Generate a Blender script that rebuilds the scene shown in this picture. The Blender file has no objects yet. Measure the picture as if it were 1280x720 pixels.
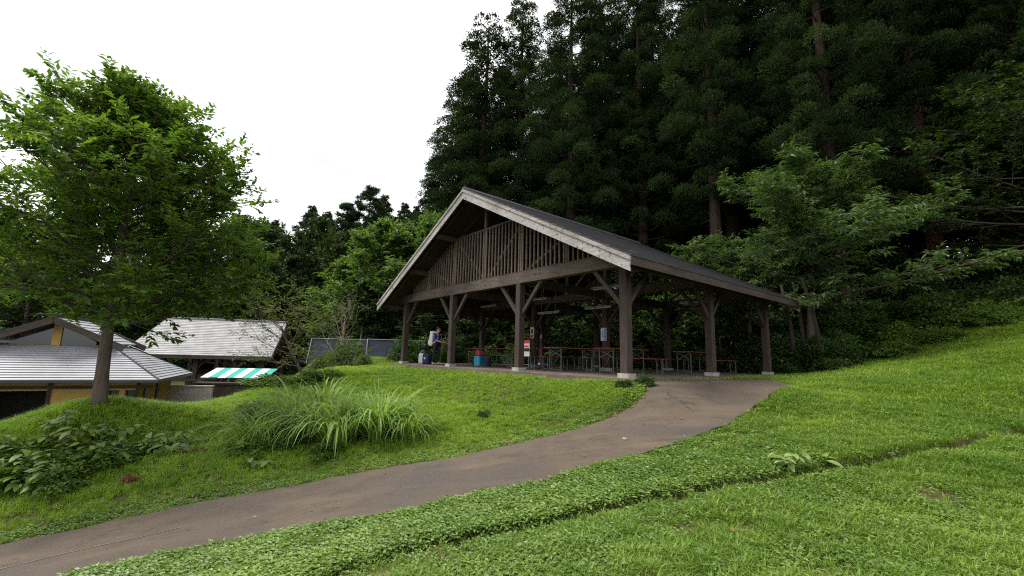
import bpy, math, random
import numpy as np
from mathutils import Vector, Matrix

scene = bpy.context.scene
COL = scene.collection
rng = np.random.default_rng(7)
random.seed(7)

# ------------------------------------------------------------------ camera
EYE = np.array([0.0, 0.0, 0.36])
F_PX, PITCH, ROLL = 540.52, 0.15581, 0.02435          # focal length for a 1280 px wide frame
cam_d = bpy.data.cameras.new("camera")
cam = bpy.data.objects.new("camera", cam_d)
COL.objects.link(cam)
cam_d.sensor_width = 36.0
cam_d.lens = F_PX / 1280.0 * 36.0
cam_d.clip_start, cam_d.clip_end = 0.05, 2000.0
fwd = Vector((0, math.cos(PITCH), math.sin(PITCH)))
up0 = Vector((0, -math.sin(PITCH), math.cos(PITCH)))
rt0 = Vector((1, 0, 0))
rt = rt0 * math.cos(ROLL) + up0 * math.sin(ROLL)
up = up0 * math.cos(ROLL) - rt0 * math.sin(ROLL)
cam.matrix_world = Matrix(((rt.x, up.x, -fwd.x, 0), (rt.y, up.y, -fwd.y, 0), (rt.z, up.z, -fwd.z, EYE[2]), (0, 0, 0, 1)))
scene.camera = cam

# ------------------------------------------------------------------ sky, sun, exposure
SUN_EL, SUN_AZ = math.radians(58), math.radians(-80)   # azimuth from +Y towards +X: the sun stands to the left
w = bpy.data.worlds.new("World")
scene.world = w
w.use_nodes = True
nt = w.node_tree
nt.nodes.clear()
out = nt.nodes.new("ShaderNodeOutputWorld")
bg = nt.nodes.new("ShaderNodeBackground")
sky = nt.nodes.new("ShaderNodeTexSky")
sky.sky_type = 'NISHITA'
sky.sun_disc = False
sky.sun_elevation = SUN_EL
sky.sun_rotation = SUN_AZ
sky.dust_density = 3.0
hs = nt.nodes.new("ShaderNodeHueSaturation")
hs.inputs["Saturation"].default_value = 0.12
cl = nt.nodes.new("ShaderNodeTexNoise")                 # soft overcast cloud sheet
cl.inputs["Scale"].default_value = 2.2
cl.inputs["Detail"].default_value = 5.0
cl.inputs["Roughness"].default_value = 0.5
tc = nt.nodes.new("ShaderNodeTexCoord")
mp = nt.nodes.new("ShaderNodeMapping")
mp.inputs["Scale"].default_value = (1.0, 1.0, 2.2)
ramp = nt.nodes.new("ShaderNodeValToRGB")
ramp.color_ramp.elements[0].position = 0.32
ramp.color_ramp.elements[0].color = (3.9, 4.05, 4.3, 1)
ramp.color_ramp.elements[1].position = 0.66
ramp.color_ramp.elements[1].color = (11.5, 11.5, 11.6, 1)
mx = nt.nodes.new("ShaderNodeMix")
mx.data_type = 'RGBA'
mx.inputs["Factor"].default_value = 0.88
nt.links.new(tc.outputs["Generated"], mp.inputs["Vector"])
nt.links.new(mp.outputs["Vector"], cl.inputs["Vector"])
nt.links.new(cl.outputs["Fac"], ramp.inputs["Fac"])
nt.links.new(sky.outputs["Color"], hs.inputs["Color"])
nt.links.new(hs.outputs["Color"], mx.inputs["A"])
nt.links.new(ramp.outputs["Color"], mx.inputs["B"])
nt.links.new(mx.outputs["Result"], bg.inputs["Color"])
bg.inputs["Strength"].default_value = 0.07
nt.links.new(bg.outputs["Background"], out.inputs["Surface"])

sd = bpy.data.lights.new("sun", 'SUN')
sd.energy = 1.5
sd.angle = math.radians(18)
sd.color = (1.0, 0.96, 0.9)
sun = bpy.data.objects.new("sun", sd)
COL.objects.link(sun)
sdir = Vector((math.sin(SUN_AZ) * math.cos(SUN_EL), math.cos(SUN_AZ) * math.cos(SUN_EL), math.sin(SUN_EL)))
sun.rotation_euler = sdir.to_track_quat('Z', 'Y').to_euler()

vs = scene.view_settings
vs.view_transform = 'Standard'
vs.look = 'None'
vs.exposure = 1.68
vs.gamma = 1.0
vs.use_curve_mapping = False
scene.render.engine = 'CYCLES'
cy = scene.cycles
cy.max_bounces = 6
cy.diffuse_bounces = 3
cy.glossy_bounces = 2
cy.transmission_bounces = 3
cy.transparent_max_bounces = 4
cy.use_denoising = False
cy.pixel_filter_type = 'BLACKMAN_HARRIS'
cy.filter_width = 1.15
cy.caustics_reflective = False
cy.caustics_refractive = False

# ------------------------------------------------------------------ helpers
def tag(o, label=None, cat=None, group=None, kind=None):
    if label: o["label"] = label
    if cat: o["category"] = cat
    if group: o["group"] = group
    if kind: o["kind"] = kind
    return o

def link(o, parent=None):
    COL.objects.link(o)
    if parent is not None:
        o.parent = parent
    return o

def empty(name, loc=(0, 0, 0), rz=0.0, parent=None):
    o = bpy.data.objects.new(name, None)
    o.location = loc
    o.rotation_euler = (0, 0, rz)
    o.empty_display_size = 0.2
    return link(o, parent)

def kids(o):
    return [c for c in COL.objects if c.parent == o]

def copy_tree(src, children, loc, rz=0.0, scale=1.0):
    """copy of a thing with copies of its parts; children = [(part, [sub-parts])]"""
    r = src.copy()
    COL.objects.link(r)
    r.location = loc
    r.rotation_euler = (0, 0, rz)
    r.scale = (scale,) * 3 if not hasattr(scale, '__len__') else scale
    for ch, subs in children:
        c = ch.copy()
        COL.objects.link(c)
        c.parent = r
        for s in subs:
            d = s.copy()
            COL.objects.link(d)
            d.parent = c
    return r

def mesh_np(name, V, Fc, mats, parent=None, tint=None, smooth=False, link_it=True, midx=None):
    """mesh from numpy verts (n,3) and faces (m,3) or (m,4), or a list of such face arrays"""
    me = bpy.data.meshes.new(name)
    V = np.asarray(V, dtype=np.float32)
    arrs = Fc if isinstance(Fc, list) else [Fc]
    arrs = [np.asarray(a, dtype=np.int32) for a in arrs if len(a)]
    loops = np.concatenate([a.ravel() for a in arrs])
    sizes = np.concatenate([np.full(len(a), a.shape[1], dtype=np.int32) for a in arrs])
    starts = np.concatenate([[0], np.cumsum(sizes)[:-1]]).astype(np.int32)
    me.vertices.add(len(V))
    me.vertices.foreach_set("co", V.ravel())
    me.loops.add(len(loops))
    me.loops.foreach_set("vertex_index", loops)
    me.polygons.add(len(sizes))
    me.polygons.foreach_set("loop_start", starts)
    me.polygons.foreach_set("loop_total", sizes)
    me.polygons.foreach_set("use_smooth", np.full(len(sizes), bool(smooth)))
    if midx is not None:
        me.polygons.foreach_set("material_index", np.asarray(midx, dtype=np.int32))
    me.update(calc_edges=True)
    if tint is not None:
        at = me.attributes.new("tint", 'FLOAT', 'POINT')
        at.data.foreach_set("value", np.asarray(tint, dtype=np.float32))
    for m in (mats if isinstance(mats, (list, tuple)) else [mats]):
        me.materials.append(m)
    if not link_it:
        return me
    o = bpy.data.objects.new(name, me)
    return link(o, parent)

class MB:
    """collects boxes, prisms and tubes into one mesh"""
    def __init__(self):
        self.v, self.q, self.t, self.n = [], [], [], 0
    def add(self, V, Q=(), T=()):
        V = np.asarray(V, dtype=float)
        self.v.append(V)
        if len(Q): self.q.append(np.asarray(Q, dtype=int) + self.n)
        if len(T): self.t.append(np.asarray(T, dtype=int) + self.n)
        self.n += len(V)
        return self
    def hexa(self, P):
        """eight corners: bottom ring 0-3, top ring 4-7"""
        return self.add(P, [(0, 3, 2, 1), (4, 5, 6, 7), (0, 1, 5, 4), (1, 2, 6, 5), (2, 3, 7, 6), (3, 0, 4, 7)])
    def box(self, x0, x1, y0, y1, z0, z1):
        return self.hexa([(x0, y0, z0), (x1, y0, z0), (x1, y1, z0), (x0, y1, z0), (x0, y0, z1), (x1, y0, z1), (x1, y1, z1), (x0, y1, z1)])
    def bbox(self, x0, x1, y0, y1, z0, z1, c=0.012):
        """box with chamfered vertical edges"""
        ring = [(x0 + c, y0), (x1 - c, y0), (x1, y0 + c), (x1, y1 - c), (x1 - c, y1), (x0 + c, y1), (x0, y1 - c), (x0, y0 + c)]
        V = [(a, b, z0) for a, b in ring] + [(a, b, z1) for a, b in ring]
        Q = [(i, (i + 1) % 8, (i + 1) % 8 + 8, i + 8) for i in range(8)]
        self.add(V, Q)
        k = self.n - 16
        self.q.append(np.array([(8, 9, 10, 11), (8, 11, 12, 15), (12, 13, 14, 15), (3, 2, 1, 0), (7, 4, 3, 0), (7, 6, 5, 4)]) + k)
        return self
    def bar(self, p, q, wx, wz, upv=(0, 0, 1)):
        """square bar from p to q, wx across, wz along upv"""
        p, q = np.array(p, float), np.array(q, float)
        d = (q - p) / np.linalg.norm(q - p)
        s = np.cross(d, np.array(upv, float)); s /= np.linalg.norm(s)
        t = np.cross(s, d)
        c = [(-1, -1), (1, -1), (1, 1), (-1, 1)]
        return self.hexa([p + s * a * wx / 2 + t * b * wz / 2 for a, b in c] + [q + s * a * wx / 2 + t * b * wz / 2 for a, b in c])
    def tube(self, P, R, n=8, cap=True):
        P = np.asarray(P, float); R = np.asarray(R, float) * np.ones(len(P))
        T = np.gradient(P, axis=0)
        T /= np.linalg.norm(T, axis=1)[:, None] + 1e-9
        ref = np.array([0.0, 0, 1]) if abs(T[:, 2]).mean() < 0.75 else np.array([1.0, 0, 0])
        A = np.cross(T, ref); A /= np.linalg.norm(A, axis=1)[:, None] + 1e-9
        B = np.cross(T, A)
        an = np.linspace(0, 2 * np.pi, n, endpoint=False)
        V = P[:, None, :] + R[:, None, None] * (np.cos(an)[None, :, None] * A[:, None, :] + np.sin(an)[None, :, None] * B[:, None, :])
        k, m = np.arange(len(P) - 1)[:, None], np.arange(n)[None, :]
        a = k * n + m; b = k * n + (m + 1) % n
        Q = np.stack([a, b, b + n, a + n], -1).reshape(-1, 4)
        self.add(V.reshape(-1, 3), Q)
        if cap:
            base = self.n - len(P) * n
            c = base + (len(P) - 1) * n
            self.t.append(np.array([(c, c + i, c + i + 1) for i in range(1, n - 1)]))
            self.t.append(np.array([(base, base + i + 1, base + i) for i in range(1, n - 1)]))
        return self
    def build(self, name, mat, parent=None, smooth=False, tint=None, link_it=True):
        V = np.concatenate(self.v)
        F = []
        if self.q: F.append(np.concatenate(self.q))
        if self.t: F.append(np.concatenate(self.t))
        return mesh_np(name, V, F, mat, parent, smooth=smooth, tint=tint, link_it=link_it)

def N(nt, typ, **kw):
    n = nt.nodes.new(typ)
    for k, v in kw.items():
        n.inputs[k].default_value = v
    return n

def new_mat(name):
    m = bpy.data.materials.new(name)
    m.use_nodes = True
    nt = m.node_tree
    return m, nt, nt.nodes["Principled BSDF"]

def mixc(nt, fac, a, b):
    n = nt.nodes.new("ShaderNodeMix")
    n.data_type = 'RGBA'
    for s, v in (("Factor", fac), ("A", a), ("B", b)):
        if isinstance(v, bpy.types.NodeSocket):
            nt.links.new(v, n.inputs[s])
        elif isinstance(v, (int, float)):
            n.inputs[s].default_value = v
        else:
            n.inputs[s].default_value = (*v, 1)
    return n.outputs["Result"]

def noise(nt, scale, detail=4.0, rough=0.55, stretch=None, coord="Object"):
    t = nt.nodes.new("ShaderNodeTexCoord")
    n = N(nt, "ShaderNodeTexNoise", Scale=scale, Detail=detail, Roughness=rough)
    if stretch:
        mpn = nt.nodes.new("ShaderNodeMapping")
        mpn.inputs["Scale"].default_value = stretch
        nt.links.new(t.outputs[coord], mpn.inputs["Vector"])
        nt.links.new(mpn.outputs["Vector"], n.inputs["Vector"])
    else:
        nt.links.new(t.outputs[coord], n.inputs["Vector"])
    return n.outputs["Fac"]

def cramp(nt, fac, lo, hi):
    n = nt.nodes.new("ShaderNodeMapRange")
    n.inputs["From Min"].default_value = lo
    n.inputs["From Max"].default_value = hi
    nt.links.new(fac, n.inputs["Value"])
    return n.outputs["Result"]

def bump(nt, bsdf, h, strength=0.4, dist=0.02):
    b = N(nt, "ShaderNodeBump", Strength=strength, Distance=dist)
    nt.links.new(h, b.inputs["Height"])
    nt.links.new(b.outputs["Normal"], bsdf.inputs["Normal"])

def wood_mat(name, c1, c2, axis='z', rough=0.8, knots=None, spec=0.25):
    m, nt, b = new_mat(name)
    st = {'z': (14, 14, 0.9), 'y': (14, 0.9, 14), 'x': (0.9, 14, 14)}[axis]
    g = noise(nt, 2.5, 6, 0.65, st)
    big = noise(nt, 0.9, 3, 0.5)
    c = mixc(nt, cramp(nt, g, 0.3, 0.7), c1, c2)
    c = mixc(nt, cramp(nt, big, 0.45, 0.85), c, tuple(x * 0.6 for x in c1))
    if knots:
        k = noise(nt, 9, 2, 0.5)
        c = mixc(nt, cramp(nt, k, 0.61, 0.70), c, knots)
    nt.links.new(c, b.inputs["Base Color"])
    b.inputs["Roughness"].default_value = rough
    b.inputs["Specular IOR Level"].default_value = spec
    bump(nt, b, g, 0.5, 0.01)
    return m

def plain_mat(name, col, rough=0.6, metal=0.0, var=0.25, scale=6.0, spec=0.4, bmp=0.15):
    m, nt, b = new_mat(name)
    n = noise(nt, scale, 5, 0.6)
    c = mixc(nt, cramp(nt, n, 0.3, 0.7), tuple(x * (1 - var) for x in col), tuple(min(1, x * (1 + var * 0.6)) for x in col))
    nt.links.new(c, b.inputs["Base Color"])
    b.inputs["Roughness"].default_value = rough
    b.inputs["Metallic"].default_value = metal
    b.inputs["Specular IOR Level"].default_value = spec
    if bmp: bump(nt, b, n, bmp, 0.01)
    return m

def leaf_mat(name, c_dark, c_light, trans=0.35, rough=0.5, inst=False, spec=0.35, gscale=None):
    """leaf: colour between two greens by the leaf's own tint, some light passing through"""
    m, nt, b = new_mat(name)
    a = nt.nodes.new("ShaderNodeAttribute")
    a.attribute_name = "tint"
    a.attribute_type = 'INSTANCER' if inst else 'GEOMETRY'
    c = mixc(nt, a.outputs["Fac"], c_dark, c_light)
    nt.links.new(c, b.inputs["Base Color"])
    b.inputs["Roughness"].default_value = rough
    b.inputs["Specular IOR Level"].default_value = spec
    tr = nt.nodes.new("ShaderNodeBsdfTranslucent")
    tcol = mixc(nt, a.outputs["Fac"], (c_dark[0] * 1.5, c_dark[1] * 1.7, c_dark[2] * 0.7), (c_light[0] * 1.5, c_light[1] * 1.5, c_light[2] * 0.6))
    nt.links.new(tcol, tr.inputs["Color"])
    mxs = nt.nodes.new("ShaderNodeMixShader")
    mxs.inputs["Fac"].default_value = trans
    nt.links.new(b.outputs["BSDF"], mxs.inputs[1])
    nt.links.new(tr.outputs["BSDF"], mxs.inputs[2])
    nt.links.new(mxs.outputs["Shader"], nt.nodes["Material Output"].inputs["Surface"])
    return m

M = {}
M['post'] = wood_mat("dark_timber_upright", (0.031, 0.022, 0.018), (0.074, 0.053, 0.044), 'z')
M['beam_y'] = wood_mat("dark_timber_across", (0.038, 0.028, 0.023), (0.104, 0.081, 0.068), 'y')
M['beam_front'] = wood_mat('front_lit_weathered_beam', (0.052, 0.038, 0.030), (0.155, 0.120, 0.097), 'y', 0.8, (0.03, 0.022, 0.018))  # weathered timber, also lightened in colour for the light on its front
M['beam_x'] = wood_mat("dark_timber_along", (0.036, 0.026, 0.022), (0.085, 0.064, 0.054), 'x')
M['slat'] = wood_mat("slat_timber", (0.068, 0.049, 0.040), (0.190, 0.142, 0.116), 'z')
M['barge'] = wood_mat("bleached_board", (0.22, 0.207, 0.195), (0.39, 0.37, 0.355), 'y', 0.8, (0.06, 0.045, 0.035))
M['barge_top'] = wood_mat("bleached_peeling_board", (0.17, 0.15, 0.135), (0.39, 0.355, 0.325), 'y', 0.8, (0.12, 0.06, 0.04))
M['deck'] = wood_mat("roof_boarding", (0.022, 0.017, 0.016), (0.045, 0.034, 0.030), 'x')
M['roof'] = plain_mat("dark_roof_metal", (0.034, 0.034, 0.038), 0.55, 0.0, 0.3, 1.6, 0.4, 0.1)
M['slab'] = plain_mat("brown_concrete", (0.125, 0.098, 0.076), 0.9, 0, 0.35, 2.2, 0.2, 0.08)
M['footing'] = plain_mat("pale_concrete", (0.33, 0.31, 0.285), 0.9, 0, 0.3, 7, 0.2, 0.3)
M['tabletop'] = wood_mat("orange_varnished_wood", (0.13, 0.026, 0.013), (0.21, 0.045, 0.020), 'x', 0.45, None, 0.4)
M['steel'] = plain_mat("grey_green_steel", (0.10, 0.11, 0.11), 0.5, 0.3, 0.2, 10)
M['lamp_body'] = plain_mat("white_enamel", (0.20, 0.20, 0.195), 0.4, 0, 0.1, 4)
M['lamp_tube'] = plain_mat("unlit_tube", (0.36, 0.36, 0.36), 0.3, 0, 0.04, 4)

# ------------------------------------------------------------------ terrain
PAV = dict(o=np.array([2.913, 10.985]), th=0.6917)          # pavilion corner post and turn; local x along the side, local y along the gable
cT, sT = math.cos(PAV['th']), math.sin(PAV['th'])
def to_pav(x, y):
    dx, dy = x - PAV['o'][0], y - PAV['o'][1]
    return dx * cT + dy * sT, -dx * sT + dy * cT            # (b, a)
def pav_world(b, a):
    return PAV['o'][0] + b * cT - a * sT, PAV['o'][1] + b * sT + a * cT

ROAD_L = [(-22, 1.5, -4.6), (-14, 4.0, -3.3), (-9.5, 5.2, -2.65), (-6.46, 6.0, -2.21), (-5.71, 6.25, -2.1), (-4.86, 6.5, -1.93), (-3.94, 6.8, -1.8), (-2.9, 7.1, -1.65), (-1.75, 7.4, -1.47), (-0.99, 7.55, -1.39),
          (0.04, 7.9, -1.2), (1.29, 8.3, -0.97), (2.29, 8.75, -0.69), (2.79, 9.2, -0.48), (2.96, 9.7, -0.35), (2.83, 10.1, -0.19)]
ROAD_R = [(-20, -1.5, -4.0), (-12, 1.6, -2.95), (-6.8, 3.5, -2.25), (-3.87, 4.5, -1.77), (-3.18, 4.7, -1.66), (-2.4, 4.95, -1.59), (-1.73, 5.1, -1.49), (-0.69, 5.4, -1.38), (-0.11, 5.6, -1.3), (0.86, 6.0, -1.17),
          (2.41, 6.9, -0.98), (3.71, 7.8, -0.79), (4.59, 8.6, -0.64), (6.37, 10.2, -0.24), (7.1, 11.2, -0.19), (6.6, 12.9, -0.16)]
DITCH = [(-5.0, 2.2, -1.9), (-2.6, 3.2, -1.55), (-1.43, 3.65, -1.37), (-0.97, 3.75, -1.27), (-0.48, 3.9, -1.2), (0.49, 4.2, -1.1), (1.69, 4.7, -1.0), (3.34, 5.2, -0.89), (4.69, 5.7, -0.79), (6.0, 6.2, -0.72), (8.06, 7.0, -0.62), (12, 8.6, -0.3), (18, 11, 1.2)]
LAWN = [(3.77, 3.4, -1.02), (1.37, 3.0, -0.99), (0.05, 3.1, -1.07), (-0.73, 3.3, -1.18), (5.2, 4.6, -0.91), (2.54, 4.0, -0.98), (11.1, 9.5, 0.03), (6.66, 8.0, -0.55), (4.81, 7.4, -0.7), (6.96, 10.6, -0.33),
        (10.75, 10.5, 0.05), (9.24, 11.0, -0.11), (8.85, 14.0, -0.12), (11.55, 15.0, 0.09), (13.97, 15.5, 0.55), (16.05, 15.5, 1.22), (17.85, 15.0, 1.89), (14.16, 12.0, 0.81), (0, 0, -1.05), (4, -2, -1.0), (-4, -3, -1.6), (8, 0, -0.5), (12, 3, 0.2)]
BANK = [(0.31, 13.2, -0.30), (0.27, 11.0, -0.71), (0.23, 9.2, -1.02), (-3.47, 14.0, -0.6), (-2.32, 16.5, -0.32), (-4.75, 19.0, -0.24), (-7.32, 17.0, -0.43), (-7.53, 14.0, -0.8), (-7.93, 21.0, -0.3), (-2.22, 9.2, -1.23),
        (-4.19, 10.0, -1.41), (-5.52, 13.0, -1.0), (-4.7, 8.0, -1.63), (-6.95, 11.5, -1.18), (-5.68, 7.5, -1.78), (-7.34, 9.5, -1.4), (-9.41, 12.0, -1.42), (-8.58, 9.3, -0.85), (-10.89, 9.6, -1.5), (-7.42, 6.8, -2.08), (-8.67, 7.8, -1.67), (-7.74, 8.2, -1.47)]
FAR = [(-11, 24, -0.35), (-6, 27, -0.3), (-13, 12.6, -2.3), (-12, 15, -2.9), (-18, 12, -3.2), (-16, 18, -3.3), (-22, 17, -3.4), (-11.5, 19, -2.6), (-12.5, 23.5, -2.1), (-16, 25, -2.2), (-20, 27, -2.3), (-27, 25, -2.8), (-20, 36, -2.0), (-12, 32, -1.0), (-4, 34, -0.2),
       (2, 32, 0.0), (10, 27, 0.3), (13, 22, 0.7), (16, 19.5, 1.6), (21, 19, 2.7), (24, 15, 3.2), (26, 8, 2.6), (22, 26, 4.0), (14, 34, 3.0), (30, 30, 6.5), (6, 44, 3.0), (-8, 46, 1.5), (-24, 48, 0.5), (40, 20, 7.0), (28, 44, 9.0), (0, 60, 6), (-35, 60, 3), (35, 60, 12),
       (-16, 6, -3.4), (-26, 8, -4.4), (-30, -6, -5.5), (-10, -10, -2.6), (10, -14, -0.6), (26, -6, 1.8), (60, 0, 8), (60, 60, 14), (0, 95, 12), (-60, 70, 5), (-70, 10, -5), (-40, -50, -6), (30, -60, -2), (0, -110, -4), (110, 10, 14), (-120, 20, -6), (0, 160, 20), (-240, 240, 10), (240, 240, 20), (240, -240, 0), (-240, -240, -8), (0, -260, -4), (260, 0, 12), (-260, 0, -6), (0, 260, 20)]
CP = np.array([p for l in (ROAD_L, ROAD_R, DITCH, LAWN, BANK, FAR) for p in l], dtype=float)
def _phi(d2): return np.sqrt(d2 + 1.2 ** 2)
def _fit():
    X = CP[:, :2]
    A = _phi(((X[:, None] - X[None]) ** 2).sum(-1)) - 0.35 * np.eye(len(X)) * 0
    n = len(X)
    lam = 0.03
    K = np.zeros((n + 1, n + 1))
    K[:n, :n] = A - lam * np.eye(n)
    K[:n, n] = K[n, :n] = 1
    return np.linalg.solve(K, np.append(CP[:, 2], 0))
W = _fit()
def seg_dist(x, y, line):
    """distance to a polyline and the arc length of the nearest point"""
    best = np.full(x.shape, 1e9); arc = np.zeros(x.shape); acc = 0.0
    for (ax, ay, _), (bx, by, _) in zip(line[:-1], line[1:]):
        dx, dy = bx - ax, by - ay
        L = math.hypot(dx, dy)
        t = np.clip(((x - ax) * dx + (y - ay) * dy) / L ** 2, 0, 1)
        d = np.hypot(x - ax - t * dx, y - ay - t * dy)
        m = d < best
        best[m] = d[m]; arc[m] = acc + t[m] * L
        acc += L
    return best, arc
def base_h(x, y):
    x = np.asarray(x, float); y = np.asarray(y, float)
    sh = x.shape; xf, yf = x.ravel(), y.ravel()
    o = np.empty(len(xf))
    for i in range(0, len(xf), 20000):
        xs, ys = xf[i:i + 20000], yf[i:i + 20000]
        o[i:i + 20000] = _phi((xs[:, None] - CP[None, :, 0]) ** 2 + (ys[:, None] - CP[None, :, 1]) ** 2) @ W[:-1] + W[-1]
    b, a = to_pav(xf, yf)
    dist = np.hypot(np.maximum(np.maximum(-0.7 - b, b - 10.2), 0), np.maximum(np.maximum(-0.7 - a, a - 13.2), 0))
    k = np.clip(1 - dist / 1.6, 0, 1) ** 1.5
    o = o * (1 - k) + np.minimum(-0.19, np.maximum(o, -0.25)) * k
    return o.reshape(sh)
def lumps(x, y):
    return (0.020 * np.sin(3.1 * x + 1.7 * y) * np.sin(2.3 * y - 1.1 * x + 1) + 0.012 * np.sin(7.3 * x - 2.1 * y + 2) * np.sin(6.1 * y + 3.3 * x))
def height(x, y):
    x = np.asarray(x, float); y = np.asarray(y, float)
    z = base_h(x, y)
    d, arc = seg_dist(x, y, DITCH)
    wd = 0.115 + 0.03 * np.sin(arc * 2.1) * np.sin(arc * 0.9)
    z = z - 0.40 * np.exp(-(d / wd) ** 4) * (0.75 + 0.35 * np.sin(arc * 1.3 + 1))
    return z
def resample(line, step):
    P = np.array(line)[:, :2]
    # Catmull-Rom
    Q = np.vstack([2 * P[0] - P[1], P, 2 * P[-1] - P[-2]])
    res = []
    for i in range(1, len(Q) - 2):
        n = max(1, int(np.linalg.norm(Q[i + 1] - Q[i]) / step))
        for t in np.arange(n) / n:
            res.append(0.5 * ((2 * Q[i]) + (-Q[i - 1] + Q[i + 1]) * t + (2 * Q[i - 1] - 5 * Q[i] + 4 * Q[i + 1] - Q[i + 2]) * t * t + (-Q[i - 1] + 3 * Q[i] - 3 * Q[i + 1] + Q[i + 2]) * t ** 3))
    res.append(Q[-2])
    return np.array(res)
def even(P, n):
    s = np.concatenate([[0], np.cumsum(np.linalg.norm(np.diff(P, axis=0), axis=1))])
    t = np.linspace(0, s[-1], n)
    return np.stack([np.interp(t, s, P[:, 0]), np.interp(t, s, P[:, 1])], 1)
RL, RR = resample(ROAD_L, 0.12), resample(ROAD_R, 0.12)
ROAD_POLY = np.vstack([RL, RR[::-1]])
def inside(x, y, poly):
    x = np.asarray(x); y = np.asarray(y)
    c = np.zeros(x.shape, bool)
    j = len(poly) - 1
    for i in range(len(poly)):
        xi, yi = poly[i]; xj, yj = poly[j]
        hit = ((yi > y) != (yj > y)) & (x < (xj - xi) * (y - yi) / (yj - yi + 1e-12) + xi)
        c ^= hit
        j = i
    return c

def axis_steps(lo, hi, step, far):
    core = np.arange(lo, hi + 1e-6, step)
    g, l, s = [], [], step
    x = hi
    while x < far:
        s *= 1.18; x += s; g.append(x)
    x = lo; s = step
    while x > -far:
        s *= 1.18; x -= s; l.append(x)
    return np.array(l[::-1] + list(core) + g)
gx, gy = axis_steps(-11, 13, 0.085, 420), axis_steps(1.5, 17, 0.085, 420)
gy = np.unique(np.concatenate([gy, np.arange(2.4, 7.6, 0.0425) + 0.001]))
gy = gy[np.concatenate([[True], np.diff(gy) > 0.004])]
GX, GY = np.meshgrid(gx, gy)
ROADIN = inside(GX, GY, ROAD_POLY)
GZ = height(GX, GY) + np.where(ROADIN, -0.03, lumps(GX, GY))
nx, ny = len(gx), len(gy)
ii = np.arange(ny - 1)[:, None] * nx + np.arange(nx - 1)[None]
FQ = np.stack([ii, ii + 1, ii + nx + 1, ii + nx], -1).reshape(-1, 4)

def ground_mat():
    m, nt, b = new_mat("turf_soil")
    n1 = noise(nt, 0.9, 6, 0.6)
    n2 = noise(nt, 9.0, 5, 0.7)
    n3 = noise(nt, 45.0, 3, 0.7)
    g = mixc(nt, cramp(nt, n1, 0.3, 0.7), (0.040, 0.050, 0.014), (0.085, 0.105, 0.022))
    g = mixc(nt, cramp(nt, n3, 0.40, 0.7), g, (0.070, 0.055, 0.026))
    c = mixc(nt, cramp(nt, n2, 0.48, 0.64), g, (0.080, 0.050, 0.031))
    nt.links.new(c, b.inputs["Base Color"])
    b.inputs["Roughness"].default_value = 0.95
    b.inputs["Specular IOR Level"].default_value = 0.1
    bump(nt, b, n3, 0.6, 0.03)
    return m
M['ground'] = ground_mat()
ground = mesh_np("ground", np.stack([GX, GY, GZ], -1).reshape(-1, 3), FQ, M['ground'], smooth=True)
tag(ground, kind="structure")

def road_mat():
    m, nt, b = new_mat("worn_asphalt")
    fine = noise(nt, 60, 5, 0.85)
    mid = noise(nt, 2.2, 6, 0.65)
    streak = noise(nt, 1.0, 5, 0.6, (0.55, 2.6, 1.0))
    wet = noise(nt, 0.55, 4, 0.6)
    c = mixc(nt, cramp(nt, mid, 0.3, 0.72), (0.052, 0.041, 0.032), (0.100, 0.072, 0.048))
    c = mixc(nt, cramp(nt, streak, 0.52, 0.78), c, (0.120, 0.088, 0.061))
    c = mixc(nt, cramp(nt, wet, 0.50, 0.70), c, (0.048, 0.041, 0.040))
    speck = noise(nt, 26, 6, 0.85)
    c = mixc(nt, cramp(nt, fine, 0.55, 0.70), c, (0.17, 0.145, 0.12))
    c = mixc(nt, cramp(nt, speck, 0.60, 0.72), c, (0.030, 0.026, 0.024))
    tcv = nt.nodes.new("ShaderNodeTexCoord")
    wrp = N(nt, "ShaderNodeTexNoise", Scale=1.3, Detail=4.0)
    nt.links.new(tcv.outputs["Object"], wrp.inputs["Vector"])
    vadd = nt.nodes.new("ShaderNodeVectorMath"); vadd.operation = 'MULTIPLY_ADD'
    nt.links.new(wrp.outputs["Color"], vadd.inputs[0]); vadd.inputs[1].default_value = (0.9, 0.9, 0.9)
    nt.links.new(tcv.outputs["Object"], vadd.inputs[2])
    vor = nt.nodes.new("ShaderNodeTexVoronoi"); vor.feature = 'DISTANCE_TO_EDGE'; vor.inputs["Scale"].default_value = 0.55
    nt.links.new(vadd.outputs["Vector"], vor.inputs["Vector"])
    crk = nt.nodes.new("ShaderNodeMapRange"); crk.inputs["From Min"].default_value = 0.007; crk.inputs["From Max"].default_value = 0.0
    nt.links.new(vor.outputs["Distance"], crk.inputs["Value"])
    msk = cramp(nt, noise(nt, 0.35, 2, 0.5), 0.54, 0.62)
    mm = nt.nodes.new("ShaderNodeMath"); mm.operation = 'MULTIPLY'
    nt.links.new(crk.outputs["Result"], mm.inputs[0]); nt.links.new(msk, mm.inputs[1])
    c = mixc(nt, mm.outputs[0], c, (0.030, 0.026, 0.023))
    nt.links.new(c, b.inputs["Base Color"])
    r = nt.nodes.new("ShaderNodeMapRange")
    r.inputs["To Min"].default_value = 0.85
    r.inputs["To Max"].default_value = 0.6
    nt.links.new(cramp(nt, wet, 0.5, 0.7), r.inputs["Value"])
    nt.links.new(r.outputs["Result"], b.inputs["Roughness"])
    b.inputs["Specular IOR Level"].default_value = 0.3
    bump(nt, b, fine, 0.8, 0.012)
    return m
M['road'] = road_mat()
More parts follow.
